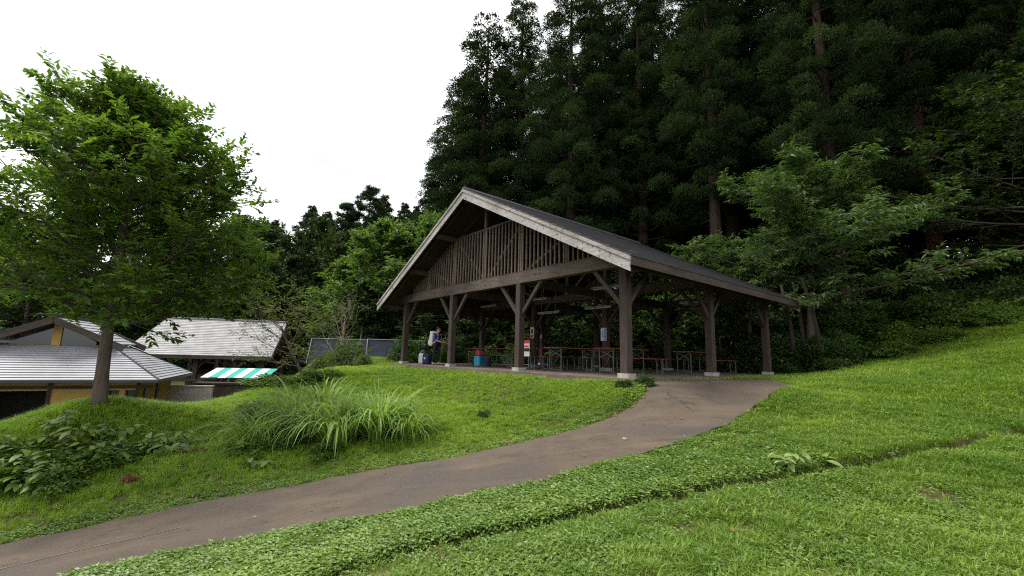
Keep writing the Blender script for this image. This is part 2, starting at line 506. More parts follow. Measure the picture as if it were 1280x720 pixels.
def road():
    n, k = 260, 14
    L, R = even(RL, n), even(RR, n)
    jit = lambda s: 0.03 * np.sin(np.arange(n) * 0.9 + s) + 0.025 * np.sin(np.arange(n) * 0.37 * 2.1 + 2 * s) + np.random.default_rng(int(s * 10)).normal(0, 0.018, n)
    dv = (R - L) / np.linalg.norm(R - L, axis=1)[:, None]
    L = L + dv * jit(0.3)[:, None]; R = R + dv * jit(2.0)[:, None]
    t = np.linspace(0, 1, k)
    P = L[:, None] * (1 - t)[None, :, None] + R[:, None] * t[None, :, None]
    Z = base_h(P[..., 0], P[..., 1]) + 0.035
    for e, off in ((0, -0.06), (k - 1, -0.06)):
        pass
    V = np.concatenate([P, Z[..., None]], -1)
    lo = V[:, [0, -1]].copy(); lo[..., 2] -= 0.12
    V2 = np.concatenate([lo[:, :1], V, lo[:, 1:]], 1)
    kk = k + 2
    i = np.arange(n - 1)[:, None] * kk + np.arange(kk - 1)[None]
    Q = np.stack([i, i + 1, i + kk + 1, i + kk], -1).reshape(-1, 4)
    return tag(mesh_np("road", V2.reshape(-1, 3), Q[:, ::-1], M['road'], smooth=False), kind="structure")
road()

def road_seam():
    n = 120
    L, R = even(RL, 400), even(RR, 400)
    k0, k1 = 178, 246
    t = 0.46 + 0.012 * np.sin(np.arange(k0, k1) * 0.35)
    C = L[k0:k1] * (1 - t)[:, None] + R[k0:k1] * t[:, None]
    T = np.gradient(C, axis=0); T /= np.linalg.norm(T, axis=1)[:, None]
    wd = 0.014 * (0.6 + 0.5 * np.abs(np.sin(np.arange(k0, k1) * 0.8)))[:, None]
    S = np.stack([-T[:, 1], T[:, 0]], 1) * wd
    A, B = C + S, C - S
    z = lambda p: base_h(p[:, 0], p[:, 1]) + 0.040
    V = np.stack([np.column_stack([A, z(A)]), np.column_stack([B, z(B)])], 1).reshape(-1, 3)
    i = np.arange(len(C) - 1) * 2
    m = plain_mat("pale_grit", (0.17, 0.14, 0.115), 0.95, 0, 0.3, 30, 0.1)
    tag(mesh_np("path_seam", V, np.stack([i, i + 1, i + 3, i + 2], 1), m), kind="structure")
road_seam()

# ------------------------------------------------------------------ pavilion
SP, BT = 4.12, 4.46            # post spacing along the gable and along the side
A_END, B_END = 3 * SP, 2 * BT
FLOOR = -0.11
pav = empty("pavilion", (PAV['o'][0], PAV['o'][1], 0), PAV['th'])
tag(pav, "open sided dark timber picnic pavilion with a slatted gable under a broad pitched roof", "pavilion")

slab = MB().box(-0.55, B_END + 0.75, -0.62, A_END + 0.62, -0.5, FLOOR).build("floor_slab", M['slab'], pav)

def part(name, mb, mat, parent=None, **k):
    return mb.build(name, mat, parent if parent is not None else pav, **k)

PW = 0.115
BEAM_B = 2.727
foot_me = MB().bbox(-0.17, 0.17, -0.17, 0.17, FLOOR - 0.02, 0.0, 0.02).build("footing", M['footing'], link_it=False)
post_me = MB().bbox(-PW, PW, -PW, PW, 0.0, BEAM_B + 0.002, 0.014).build("post", M['post'], link_it=False)
for i in range(4):
    for j in range(3):
        p = link(bpy.data.objects.new("post", post_me), pav)
        p.location = (j * BT, i * SP, 0)
        f = link(bpy.data.objects.new("footing", foot_me), p)
# tie beams across (front, middle, back), plates along the sides
for j in range(3):
    top = BEAM_B + (0.36 if j == 0 else 0.30)
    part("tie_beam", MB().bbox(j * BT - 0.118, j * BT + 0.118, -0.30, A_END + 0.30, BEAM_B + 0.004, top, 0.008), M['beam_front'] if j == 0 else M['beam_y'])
for i in range(4):
    for j in range(2):
        part("side_beam", MB().box(j * BT + 0.121, (j + 1) * BT - 0.121, i * SP - 0.085, i * SP + 0.085, BEAM_B - 0.02, BEAM_B + 0.24), M['beam_x'])
# knee braces
RUN = 1.02
def brace(j, i, dj, di):
    x, y = j * BT, i * SP
    p = np.array([x + dj * (PW - 0.02), y + di * (PW - 0.02), BEAM_B - RUN])
    q = np.array([x + dj * RUN, y + di * RUN, BEAM_B + 0.03])
    part("knee_brace", MB().bar(p, q, 0.085, 0.115, (dj, di, -1)), M['post'])
for j in range(3):
    for i in range(4):
        if i < 3: brace(j, i, 0, 1)
        if i > 0: brace(j, i, 0, -1)
        if i in (0, 3):
            if j < 2: brace(j, i, 1, 0)
            if j > 0: brace(j, i, -1, 0)
# roof
A_MID, SLOPE, Z_RIDGE = A_END / 2, 0.514, 6.40
E_OV, G_OV0, G_OV1 = 0.92, 1.06, 0.95
A_HALF = A_MID + E_OV
def roof_z(a, off=0.0): return Z_RIDGE - SLOPE * abs(a - A_MID) - off
cosr = 1 / math.sqrt(1 + SLOPE ** 2)
B0, B1 = -G_OV0, B_END + G_OV1
def sloped(b0, b1, s0, s1, side, t_top, t_bot):
    """plank lying in a roof slope: s0..s1 are horizontal distances from the ridge; t_* depth below the roof's top face"""
    y0, y1 = A_MID + side * s0, A_MID + side * s1
    if side < 0:
        y0, y1, s0, s1 = y1, y0, s1, s0
    z = lambda s, t: Z_RIDGE - SLOPE * s - t / cosr
    return MB().hexa([(b0, y0, z(s0, t_bot)), (b1, y0, z(s0, t_bot)), (b1, y1, z(s1, t_bot)), (b0, y1, z(s1, t_bot)),
                      (b0, y0, z(s0, t_top)), (b1, y0, z(s0, t_top)), (b1, y1, z(s1, t_top)), (b0, y1, z(s1, t_top))])
NC = 24
for side in (-1, 1):
    part("roof_deck", sloped(B0 + 0.03, B1 - 0.03, 0.01, A_HALF - 0.03, side, 0.062, 0.11), M['deck'])
    st = A_HALF / NC
    for c in range(NC):
        s0, s1 = c * st, (c + 1) * st + 0.02
        z = lambda s, t: Z_RIDGE - SLOPE * s - t / cosr
        y0, y1 = A_MID + side * s0, A_MID + side * s1
        jit = random.uniform(-0.004, 0.004)
        P = [(B0 - 0.02, y0, z(s0, 0.060)), (B1 + 0.02, y0, z(s0, 0.060)), (B1 + 0.02, y1, z(s1, 0.050)), (B0 - 0.02, y1, z(s1, 0.050)),
             (B0 - 0.02, y0, z(s0, 0.042)), (B1 + 0.02, y0, z(s0, 0.042)), (B1 + 0.02, y1, z(s1, 0.010 + jit)), (B0 - 0.02, y1, z(s1, 0.010 + jit))]
        if side < 0:
            P = [P[3], P[2], P[1], P[0], P[7], P[6], P[5], P[4]]
        part("roof_course", MB().hexa(P), M['roof'])
    # rafters under the deck
    for b in np.arange(B0 + 0.35, B1, 0.905):
        part("rafter", sloped(b - 0.035, b + 0.035, 0.05, A_HALF - 0.05, side, 0.112, 0.20), M['beam_y'])
    # bargeboards front and back: a wide board and a thinner one proud of it above
    for b, d in ((B0, -1), (B1, 1)):
        bb = sorted((b, b + d * 0.035)); b2 = sorted((b, b + d * 0.065))
        g = part("bargeboard", sloped(bb[0], bb[1], 0.0 if side > 0 else 0.0, A_HALF, side, 0.155, 0.385), M['barge'])
        part("bargeboard_cap", sloped(b2[0], b2[1], 0.0, A_HALF + 0.012, side, 0.064, 0.152), M['barge_top'], g)
    part("eave_board", sloped(B0 + 0.002, B1 - 0.002, A_HALF - 0.028, A_HALF + 0.006, side, 0.063, 0.24), M['beam_x'])
    # purlins, standing out under the gable overhang
    for s in (2.05, 4.25):
        a = A_MID + side * s
        zt = roof_z(a, 0.235)
        part("purlin", MB().box(B0 + 0.10, B1 - 0.1, a - 0.07, a + 0.07, zt - 0.20, zt - 0.02), M['beam_x'])
part("ridge_beam", MB().box(B0 + 0.10, B1 - 0.1, A_MID - 0.08, A_MID + 0.08, Z_RIDGE - 0.52, Z_RIDGE - 0.25), M['beam_x'])
part("ridge_cap", MB().hexa([(B0 - 0.03, A_MID - 0.14, Z_RIDGE - 0.075), (B1 + 0.03, A_MID - 0.14, Z_RIDGE - 0.075), (B1 + 0.03, A_MID + 0.14, Z_RIDGE - 0.075), (B0 - 0.03, A_MID + 0.14, Z_RIDGE - 0.075),
                             (B0 - 0.03, A_MID - 0.06, Z_RIDGE + 0.02), (B1 + 0.03, A_MID - 0.06, Z_RIDGE + 0.02), (B1 + 0.03, A_MID + 0.06, Z_RIDGE + 0.02), (B0 - 0.03, A_MID + 0.06, Z_RIDGE + 0.02)]), M['roof'])
# gable frames: front (slatted), middle and back (open trusses)
BTOP = BEAM_B + 0.36
def studs(b, top_off=0.33):
    for a in (SP / 2 + 0.0, SP, A_MID, 2 * SP, A_END - SP / 2):
        zt = roof_z(a, 0.23 / cosr)
        if a == A_MID: zt = Z_RIDGE - 0.53
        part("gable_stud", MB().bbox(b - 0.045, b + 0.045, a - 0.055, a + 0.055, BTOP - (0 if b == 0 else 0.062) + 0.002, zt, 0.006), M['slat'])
for j in range(3):
    studs(j * BT)
    bz = BTOP if j == 0 else BTOP - 0.06
    for s in (-1, 1):
        a0, a1 = A_MID + s * 0.10, A_MID + s * 2.05
        part("diagonal_strut", MB().bar((j * BT + 0.09, a0, bz + 0.06), (j * BT + 0.09, a1, roof_z(a1, 0.42)), 0.05, 0.09, (0, s, -0.9)), M['slat'])
        a0, a1 = A_MID + s * 2.20, A_MID + s * 3.95
        part("diagonal_strut", MB().bar((j * BT + 0.09, a0, bz + 0.06), (j * BT + 0.09, a1, roof_z(a1, 0.42)), 0.05, 0.09, (0, s, -0.9)), M['slat'])
LT = 5.03
part("lattice_rail", MB().box(-0.075, -0.018, A_MID - 1.90, A_MID + 1.90, LT - 0.055, LT + 0.02), M['beam_y'])
part("lattice_rail", MB().box(-0.075, -0.018, 0.55, A_END - 0.55, BTOP + 0.001, BTOP + 0.055), M['beam_y'])
a = 0.62
while a < A_END - 0.6:
    zt = min(LT - 0.055, roof_z(a, 0.24))
    if zt - BTOP > 0.10:
        ww = random.uniform(-0.002, 0.002)
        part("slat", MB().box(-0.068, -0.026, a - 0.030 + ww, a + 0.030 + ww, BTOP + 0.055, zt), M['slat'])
    a += 0.187
# unlit fluorescent lamps under the beams, each hung on two rods
def lamp(b, a, z, label):
    x, y = pav_world(b, a)
    t = empty("strip_lamp", (x, y, z), PAV['th'])
    tag(t, label, "lamp", "unlit strip lamps under the pavilion roof")
    MB().hexa([(-0.05, -0.62, 0.0), (0.05, -0.62, 0.0), (0.05, 0.62, 0.0), (-0.05, 0.62, 0.0), (-0.025, -0.62, 0.05), (0.025, -0.62, 0.05), (0.025, 0.62, 0.05), (-0.025, 0.62, 0.05)]).build("housing", M['lamp_body'], t)
    MB().tube([(0, -0.58, -0.022), (0, 0.58, -0.022)], 0.018, 8).build("tube", M['lamp_tube'], t)
    zt = roof_z(a, 0.22) - z
    for s in (-0.4, 0.4):
        MB().tube([(0, s, 0.05), (0, s, zt)], 0.006, 5).build("hanger_rod", M['steel'], t)
lamp(1.3, 1.55, 2.50, "strip lamp nearest the front corner post, behind its knee brace")
lamp(4.9, 0.62, 2.34, "left one of the paired strip lamps high beside the middle side post")
lamp(4.9, 2.05 - 2.9, 2.34, "right one of the paired strip lamps high beside the middle side post") if False else None
lamp(6.2, 1.25, 2.45, "right one of the paired strip lamps high beside the middle side post")
lamp(3.2, 3.50, 2.18, "strip lamp above the blue and white poster post")
lamp(3.0, 6.55, 2.72, "strip lamp just right of the second front post from the right")
lamp(3.0, 5.85, 2.12, "low strip lamp left of the poster post, near the middle of the hall")
lamp(3.2, 10.2, 2.72, "strip lamp right of the second front post from the left")

# ------------------------------------------------------------------ folding tables and benches
def make_trestle(name, L, Wd, H, label, cat, group):
    t = empty(name, (0, 0, 0))
    tag(t, label, cat, group)
    n = 2 if Wd > 0.4 else 1
    w1 = Wd / n
    for k in range(n):
        y0 = -Wd / 2 + k * w1
        MB().bbox(-L / 2, L / 2, y0 + 0.003, y0 + w1 - 0.003, H - 0.028, H, 0.015).build("plank", M['tabletop'], t)
    lw = Wd * 0.80
    for s in (-1, 1):
        x = s * (L / 2 - 0.24)
        m = MB()
        for q in (-1, 1):
            m.box(x - 0.014, x + 0.014, q * lw / 2 - 0.014, q * lw / 2 + 0.014, 0.012, H - 0.03)
        m.box(x - 0.013, x + 0.013, -lw / 2 + 0.014, lw / 2 - 0.014, 0.05, 0.075)
        m.box(x - 0.013, x + 0.013, -lw / 2 + 0.014, lw / 2 - 0.014, H - 0.062, H - 0.03)
        if Wd > 0.4:
            m.bar((x, -lw / 2 + 0.014, H - 0.30), (x, lw / 2 - 0.014, H - 0.07), 0.016, 0.02)
            m.bar((x + 0.017, -lw / 2 + 0.014, H - 0.07), (x + 0.017, lw / 2 - 0.014, H - 0.30), 0.016, 0.02)
        m.bar((x, 0, H - 0.04), (x - s * 0.32, 0, H - 0.04), 0.014, 0.014)
        m.bar((x, 0, 0.10 + H * 0.25), (x - s * 0.34, 0, H - 0.03), 0.012, 0.012)
        m.build("leg_frame", M['steel'], t)
        f = MB()
        for q in (-1, 1):
            f.box(x - 0.05, x + 0.05, q * lw / 2 - 0.018, q * lw / 2 + 0.018, 0.0, 0.014)
        f.build("foot_pad", M['steel'], t)
    return t
TG, BG = "red topped folding tables under the pavilion roof", "red topped folding benches beside the tables"
tb0 = make_trestle("folding_table", 2.2, 0.68, 0.80, "x", "table", TG)
bn0 = make_trestle("folding_bench", 2.2, 0.27, 0.50, "x", "bench", BG)
tbk = [(c, []) for c in kids(tb0)]
bnk = [(c, []) for c in kids(bn0)]
first = {'t': True, 'b': True}
def put(kind, b, a, rot, label):
    src, ch = (tb0, tbk) if kind == 't' else (bn0, bnk)
    x, y = pav_world(b, a)
    if first[kind]:
        o = src; first[kind] = False
        o.location = (x, y, FLOOR); o.rotation_euler = (0, 0, PAV['th'] + rot)
    else:
        o = copy_tree(src, ch, (x, y, FLOOR), PAV['th'] + rot)
    o["label"] = label
put('t', 3.05, 2.35, 0.02, "red topped folding table nearest the front corner post, its crossed legs to the front")
put('b', 3.15, 1.55, -0.02, "red bench right of the front corner post, beside the nearest table")
put('b', 3.10, 3.10, 0.01, "bench between the two front tables, left of the blue and white poster post")
put('t', 2.35, 3.95, 0.0, "second red topped folding table from the front corner post, left of the poster")
put('b', 2.60, 4.72, 0.03, "bench on the left side of the second folding table")
put('t', 2.6, 5.85, -0.02, "folding table below the red and white post sign, behind the second front post")
put('b', 2.4, 5.15, 0.0, "bench below the red and white post sign, right of its table")
put('b', 2.5, 6.55, 0.0, "bench directly behind the second front post from the right")
put('t', 3.4, 8.55, 1.5, "folding table behind the blue cool box, standing crosswise")
put('b', 2.55, 8.55, 1.55, "bench in front of the crosswise table, by the blue cool box")
put('b', 4.25, 8.5, 1.55, "bench on the far side of the crosswise table")
put('t', 3.6, 11.1, 1.52, "leftmost folding table, to the right of the person")
put('t', 7.4, 2.05, 0.0, "folding table seen left of the middle side post, deep in the shade")
put('b', 8.0, 1.25, 0.0, "bench passing behind the middle side post, right of the far table")
put('b', 7.3, 2.85, 0.0, "bench in deep shade left of the far right table")
put('t', 7.0, 5.9, 0.0, "folding table at the rear of the hall in the middle")
put('b', 6.9, 6.7, 0.0, "bench at the rear of the hall beside the middle table")

# ------------------------------------------------------------------ signs and gear in the pavilion
def flat_mat(name, col, rough=0.5):
    return plain_mat(name, col, rough, 0, 0.06, 5, 0.4, 0.0)
M['white'] = flat_mat("white_board", (0.50, 0.50, 0.49))
M['red'] = flat_mat("red_print", (0.38, 0.03, 0.025))
M['blue'] = flat_mat("blue_print", (0.06, 0.20, 0.48))
M['navy'] = flat_mat("navy_cloth", (0.012, 0.016, 0.06), 0.85)
M['paleblue'] = flat_mat("pale_blue_print", (0.38, 0.52, 0.66))
M['black'] = flat_mat("black_cloth", (0.012, 0.012, 0.013), 0.85)
M['darkgrey'] = flat_mat("dark_grey_plastic", (0.03, 0.03, 0.032), 0.6)
def board(name, b, a, z, w_, h, label, cat, stripes, th=0.02, group=None):
    """upright board facing the front of the hall; stripes = (y0,y1,z0,z1,material) in shares of the board"""
    x, y = pav_world(b, a)
    t = empty(name, (x, y, z), PAV['th'])
    tag(t, label, cat, group)
    MB().box(0, th, -w_ / 2, w_ / 2, 0, h).build("panel", M['white'], t)
    for k, (y0, y1, z0, z1, mat, nm) in enumerate(stripes):
        MB().box(-0.004, -0.0005, -w_ / 2 + y0 * w_, -w_ / 2 + y1 * w_, z0 * h, z1 * h).build(nm, mat, t)
    return t
# pictures stand for print too small to read in the photograph
board("notice_sign", BT - 0.145, 2 * SP, 1.19, 0.24, 0.50, "white notice sign with a red lower band on an inner post", "sign",
      [(0.08, 0.92, 0.04, 0.30, M['red'], "red_band"), (0.28, 0.72, 0.44, 0.84, M['navy'], "pictogram"), (0.36, 0.64, 0.33, 0.40, M['red'], "red_mark")])
board("poster", BT - 0.145, SP, 1.03, 0.27, 0.50, "blue and white poster on the inner post left of the front corner post", "poster",
      [(0.06, 0.36, 0.06, 0.94, M['blue'], "blue_field"), (0.42, 0.54, 0.10, 0.75, M['paleblue'], "pale_figure"), (0.60, 0.72, 0.2, 0.70, M['blue'], "blue_figure"), (0.42, 0.94, 0.82, 0.94, M['paleblue'], "headline")])
t = board("banner_sign", 0.9, 4.85, 0.36, 0.44, 0.56, "red and white banner sign on a stand beside the second front post from the right", "sign",
      [(0.0, 1.0, 0.80, 1.0, M['red'], "red_band"), (0.1, 0.9, 0.56, 0.66, M['red'], "red_line"), (0.0, 1.0, 0.30, 0.50, M['black'], "black_band"), (0.62, 0.98, 0.03, 0.22, M['black'], "black_mark")])
for s in (-0.18, 0.18):
    MB().tube([(0.01, s, FLOOR - 0.36), (0.01, s, 0.0)], 0.012, 6).build("stand_leg", M['steel'], t)
    MB().box(-0.15, 0.17, s - 0.015, s + 0.015, FLOOR - 0.36, FLOOR - 0.345).build("stand_foot", M['steel'], t)
board("name_plate", B_END - 0.13, A_END, 1.45, 0.11, 0.42, "small white name plate on a far post left of the middle", "sign", [(0.3, 0.7, 0.1, 0.9, M['darkgrey'], "print")])

def soft_box(lx, ly, lz, r=0.06, seg=5, bulge=0.0):
    """rounded lump with flat-ish sides"""
    u_, v_ = np.meshgrid(np.linspace(-math.pi, math.pi, 20, endpoint=False), np.linspace(-math.pi / 2, math.pi / 2, 11))
    p = 0.45
    sg = lambda q, e: np.sign(q) * np.abs(q) ** e
    X = sg(np.cos(v_), p) * sg(np.cos(u_), p) * lx / 2
    Y = sg(np.cos(v_), p) * sg(np.sin(u_), p) * ly / 2
    Z = sg(np.sin(v_), p) * lz / 2
    V = np.stack([X, Y, Z], -1)
    V = V + bulge * np.stack([np.sin(7 * Z + 3 * Y), np.sin(6 * X + 4 * Z + 1), np.sin(8 * Y + 2 * X)], -1)
    n = 20
    i = np.arange(10)[:, None] * n + np.arange(n)[None]
    j = np.arange(10)[:, None] * n + (np.arange(n)[None] + 1) % n
    Q = np.stack([i, j, j + n, i + n], -1).reshape(-1, 4)
    return V.reshape(-1, 3), Q
def lump(name, dims, mat, parent, at=(0, 0, 0), bulge=0.0):
    V, Q = soft_box(*dims, bulge=bulge)
    return mesh_np(name, V + np.array(at), Q, mat, parent, smooth=True)
M['teal_box'] = plain_mat("turquoise_plastic", (0.02, 0.27, 0.42), 0.4, 0, 0.12, 3)
M['red_cloth'] = plain_mat("pinkish_red_cloth", (0.30, 0.03, 0.055), 0.8, 0, 0.3, 12)
M['grey_bag'] = plain_mat("pale_grey_nylon", (0.45, 0.46, 0.50), 0.6, 0, 0.3, 14)
x, y = pav_world(2.0, 9.10)
t = tag(empty("cool_box", (x, y, FLOOR), PAV['th'] + 0.2), "turquoise cool box with dark sides on the pavilion floor", "cool box")
MB().bbox(-0.2, 0.2, -0.17, 0.17, 0.02, 0.36, 0.03).build("body", M['teal_box'], t)
MB().bbox(-0.21, 0.21, -0.18, 0.18, 0.362, 0.42, 0.03).build("lid", M['teal_box'], t)
MB().box(-0.19, 0.19, 0.171, 0.24, 0.02, 0.35).build("side_pocket", M['navy'], t)
MB().tube([(0, -0.19, 0.30), (0, -0.24, 0.36), (0, -0.24, 0.42), (0, -0.19, 0.44)], 0.012, 6).build("handle", M['darkgrey'], t)
t = tag(empty("duffel_bag", (x, y, FLOOR + 0.42), PAV['th']), "pinkish red bag lying on top of the turquoise cool box", "bag")
lump("body", (0.30, 0.42, 0.24), M['red_cloth'], t, (0, 0, 0.125), 0.012)
lump("flap", (0.2, 0.2, 0.10), M['red_cloth'], t, (0.02, 0.13, 0.24), 0.01)
MB().tube([(0, -0.14, 0.2), (0, -0.12, 0.33), (0, 0.02, 0.35), (0, 0.06, 0.24)], 0.012, 6).build("handle", M['black'], t)
x, y = pav_world(2.1, 8.62)
t = tag(empty("waste_bin", (x, y, FLOOR), PAV['th']), "dark slim bin standing right of the turquoise cool box", "bin")
MB().tube([(0, 0, 0), (0, 0, 0.36)], [0.13, 0.16], 12).build("bucket", M['navy'], t)
MB().tube([(0, 0, 0.345), (0, 0, 0.375)], [0.172, 0.172], 12).build("rim", M['darkgrey'], t)
x, y = pav_world(0.55, 11.62)
t = tag(empty("shoulder_bag", (x, y, FLOOR), PAV['th'] + 0.4), "pale grey bag slumped on the floor, leftmost by the person", "bag")
lump("body", (0.26, 0.30, 0.50), M['grey_bag'], t, (0, 0, 0.25), 0.02)
MB().tube([(0, -0.1, 0.46), (0.02, -0.06, 0.62), (0.02, 0.06, 0.62), (0, 0.1, 0.46)], 0.012, 6).build("strap", M['grey_bag'], t)
x, y = pav_world(0.62, 11.25)
t = tag(empty("gear_bag", (x, y, FLOOR), PAV['th'] + 0.2), "navy gear bag on the floor between the pale bag and the person", "bag")
lump("body", (0.34, 0.42, 0.50), M['navy'], t, (0, 0, 0.25), 0.02)
MB().tube([(-0.05, -0.1, 0.46), (-0.05, -0.06, 0.58), (-0.05, 0.08, 0.58), (-0.05, 0.12, 0.46)], 0.014, 6).build("handle", M['black'], t)
lump("badge", (0.02, 0.09, 0.09), M['white'], t, (-0.172, 0.0, 0.27))

# ------------------------------------------------------------------ person by the third front post
def person():
    px, py = pav_world(0.75, 10.75)
    P, R, E = [], [], []
    def v(p, r, par=None):
        P.append(p); R.append(r)
        if par is not None: E.append((par, len(P) - 1))
        return len(P) - 1
    # local: x to the person's front, y to the person's left
    pel = v((0, 0, 0.88), 0.135)
    wa = v((0.01, 0, 1.02), 0.125, pel)
    ch = v((0.03, 0, 1.22), 0.145, wa)
    nb = v((0.06, 0, 1.38), 0.085, ch)
    nk = v((0.085, 0, 1.45), 0.055, nb)
    h1 = v((0.10, 0, 1.53), 0.082, nk)
    h2 = v((0.10, 0, 1.63), 0.088, h1)
    nose = v((0.205, 0, 1.555), 0.014, h1)
    for s in (-1, 1):
        v((0.095, s * 0.098, 1.56), 0.018, h1)               # ears
        hp = v((0, s * 0.09, 0.84), 0.098, pel)
        kn = v((0.03 + 0.05 * s, s * 0.10, 0.46), 0.062, hp)
        an = v((-0.03 + 0.06 * s, s * 0.11, 0.09), 0.042, kn)
        to = v((0.10 + 0.06 * s, s * 0.13, 0.04), 0.038, an)
        sh = v((0.05, s * 0.17, 1.34), 0.062, nb)
        el = v((0.12 if s < 0 else 0.14, s * 0.25, 1.09), 0.045, sh)
        wr = v((0.33 if s < 0 else 0.36, s * 0.19, 1.02 if s < 0 else 0.98), 0.030, el)
        pm = v((0.40 if s < 0 else 0.43, s * 0.18, 1.01 if s < 0 else 0.97), 0.032, wr)
        p0 = P[pm]
        for k, (dy, ln) in enumerate(((-0.030, 0.075), (-0.010, 0.085), (0.010, 0.082), (0.029, 0.066))):
            f1 = v((p0[0] + 0.04, p0[1] + dy, p0[2] - 0.004), 0.0105, pm)
            f2 = v((p0[0] + 0.04 + ln * 0.6, p0[1] + dy * 1.1, p0[2] - 0.018), 0.009, f1)
            v((p0[0] + 0.04 + ln * 0.85, p0[1] + dy * 1.1, p0[2] - 0.042), 0.008, f2)
        th = v((p0[0] + 0.0, p0[1] - s * 0.045, p0[2] + 0.004), 0.0125, pm)
        v((p0[0] + 0.035, p0[1] - s * 0.062, p0[2] - 0.004), 0.010, th)
    me = bpy.data.meshes.new("person")
    me.from_pydata(P, E, [])
    tmp = bpy.data.objects.new("tmp_person", me)
    COL.objects.link(tmp)
    sk = tmp.modifiers.new("skin", 'SKIN')
    for i, r in enumerate(R):
        me.skin_vertices[0].data[i].radius = (r, r)
        me.skin_vertices[0].data[i].use_root = (i == 0)
    sb = tmp.modifiers.new("sub", 'SUBSURF')
    sb.levels = sb.render_levels = 2
    dg = bpy.context.evaluated_depsgraph_get()
    ev = tmp.evaluated_get(dg)
    body = bpy.data.meshes.new_from_object(ev)
    bpy.data.objects.remove(tmp)
    skin = plain_mat("skin", (0.42, 0.24, 0.17), 0.55, 0, 0.08, 6)
    shirt = plain_mat("blue_shirt", (0.020, 0.028, 0.16), 0.85, 0, 0.25, 14)
    pants = plain_mat("dark_trousers", (0.012, 0.013, 0.018), 0.9, 0, 0.25, 14)
    shoe = plain_mat("pale_shoe", (0.45, 0.43, 0.40), 0.7, 0, 0.15, 14)
    body.materials.clear()
    for m in (skin, shirt, pants, shoe): body.materials.append(m)
    for p in body.polygons:
        p.use_smooth = True
        c = p.center
        if c.z < 0.095: k = 3
        elif c.z < 0.93 and c.x < 0.25: k = 2
        elif c.z < 1.425 and not (c.x > 0.16 and c.z < 1.12 and abs(c.y) > 0.13): k = 1
        else: k = 0
        p.material_index = k
    o = bpy.data.objects.new("person", body)
    o.location = (px, py, FLOOR)
    o.rotation_euler = (0, 0, PAV['th'] - 1.15)
    link(o)
    tag(o, "person in blue shirt and dark trousers with white backpack, standing near a post", "person")
    # hair cap, eyes
    hair = plain_mat("black_hair", (0.010, 0.009, 0.009), 0.6, 0, 0.2, 20)
    V, Q = soft_box(0.235, 0.215, 0.20)
    s2 = V / np.array([0.1175, 0.1075, 0.10])
    V = s2 / (np.linalg.norm(s2, axis=1)[:, None] + 1e-6) * np.array([0.115, 0.107, 0.115])
    V[:, 2] = np.where((V[:, 0] > 0.03) & (V[:, 2] < 0.03), 0.03 + 0.2 * V[:, 2], V[:, 2])
    mesh_np("hair", V + np.array([0.082, 0, 1.615]), Q, hair, o, smooth=True)
    for s in (-1, 1):
        lump("eye", (0.012, 0.026, 0.014), hair, o, (0.182, s * 0.034, 1.585))
    # backpack: its own thing
    bp = tag(empty("backpack", (px, py, FLOOR), o.rotation_euler[2]), "tall white backpack worn by the person in the pavilion", "backpack")
    wm = plain_mat("off_white_nylon", (0.62, 0.61, 0.56), 0.6, 0, 0.15, 10)
    lump("body", (0.20, 0.34, 0.62), wm, bp, (-0.215, 0, 1.13), 0.01)
    lump("top_flap", (0.23, 0.32, 0.12), wm, bp, (-0.18, 0, 1.45), 0.008)
    lump("front_pocket", (0.10, 0.26, 0.28), wm, bp, (-0.335, 0, 0.99), 0.006)
    for s in (-1, 1):
        MB().tube([(-0.12, s * 0.11, 1.42), (0.02, s * 0.125, 1.44), (0.155, s * 0.125, 1.34), (0.185, s * 0.125, 1.20), (0.06, s * 0.165, 1.02), (-0.12, s * 0.14, 0.92)], 0.016, 6).build("shoulder_strap", wm, bp, smooth=True)
person()

# ------------------------------------------------------------------ houses below the bank
M['ochre'] = plain_mat("ochre_plaster", (0.36, 0.24, 0.08), 0.9, 0, 0.12, 3, 0.1)
M['tile'] = plain_mat("silver_grey_roof_metal", (0.27, 0.275, 0.295), 0.45, 0.1, 0.18, 1.3, 0.5, 0.05)
M['shingle'] = plain_mat("weathered_grey_shingle", (0.29, 0.285, 0.285), 0.75, 0.0, 0.28, 2.2, 0.3, 0.2)
M['glass'] = plain_mat("dark_window_glass", (0.02, 0.024, 0.026), 0.12, 0, 0.1, 2, 0.6, 0.0)
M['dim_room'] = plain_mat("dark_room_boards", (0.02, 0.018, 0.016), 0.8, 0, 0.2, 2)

def courses(c00, c10, c11, c01, n, lift=0.03, over=0.02):
    """stepped roof courses over a four-cornered slope: c00-c10 along the top, c01-c11 along the eave"""
    m = MB()
    c00, c10, c11, c01 = [np.array(c, float) for c in (c00, c10, c11, c01)]
    nrm = np.cross(c10 - c00, c01 - c00)
    if np.linalg.norm(nrm) < 1e-6: nrm = np.cross(c11 - c01, c01 - c00)
    nrm /= np.linalg.norm(nrm)
    if nrm[2] < 0: nrm = -nrm
    for k in range(n):
        t0, t1 = k / n, (k + 1 + over) / n
        a, b = c00 + (c01 - c00) * t0, c10 + (c11 - c10) * t0
        c, d = c10 + (c11 - c10) * t1, c00 + (c01 - c00) * t1
        m.hexa([a - nrm * 0.03, b - nrm * 0.03, c - nrm * 0.03, d - nrm * 0.03, a, b, c + nrm * lift, d + nrm * lift])
    return m

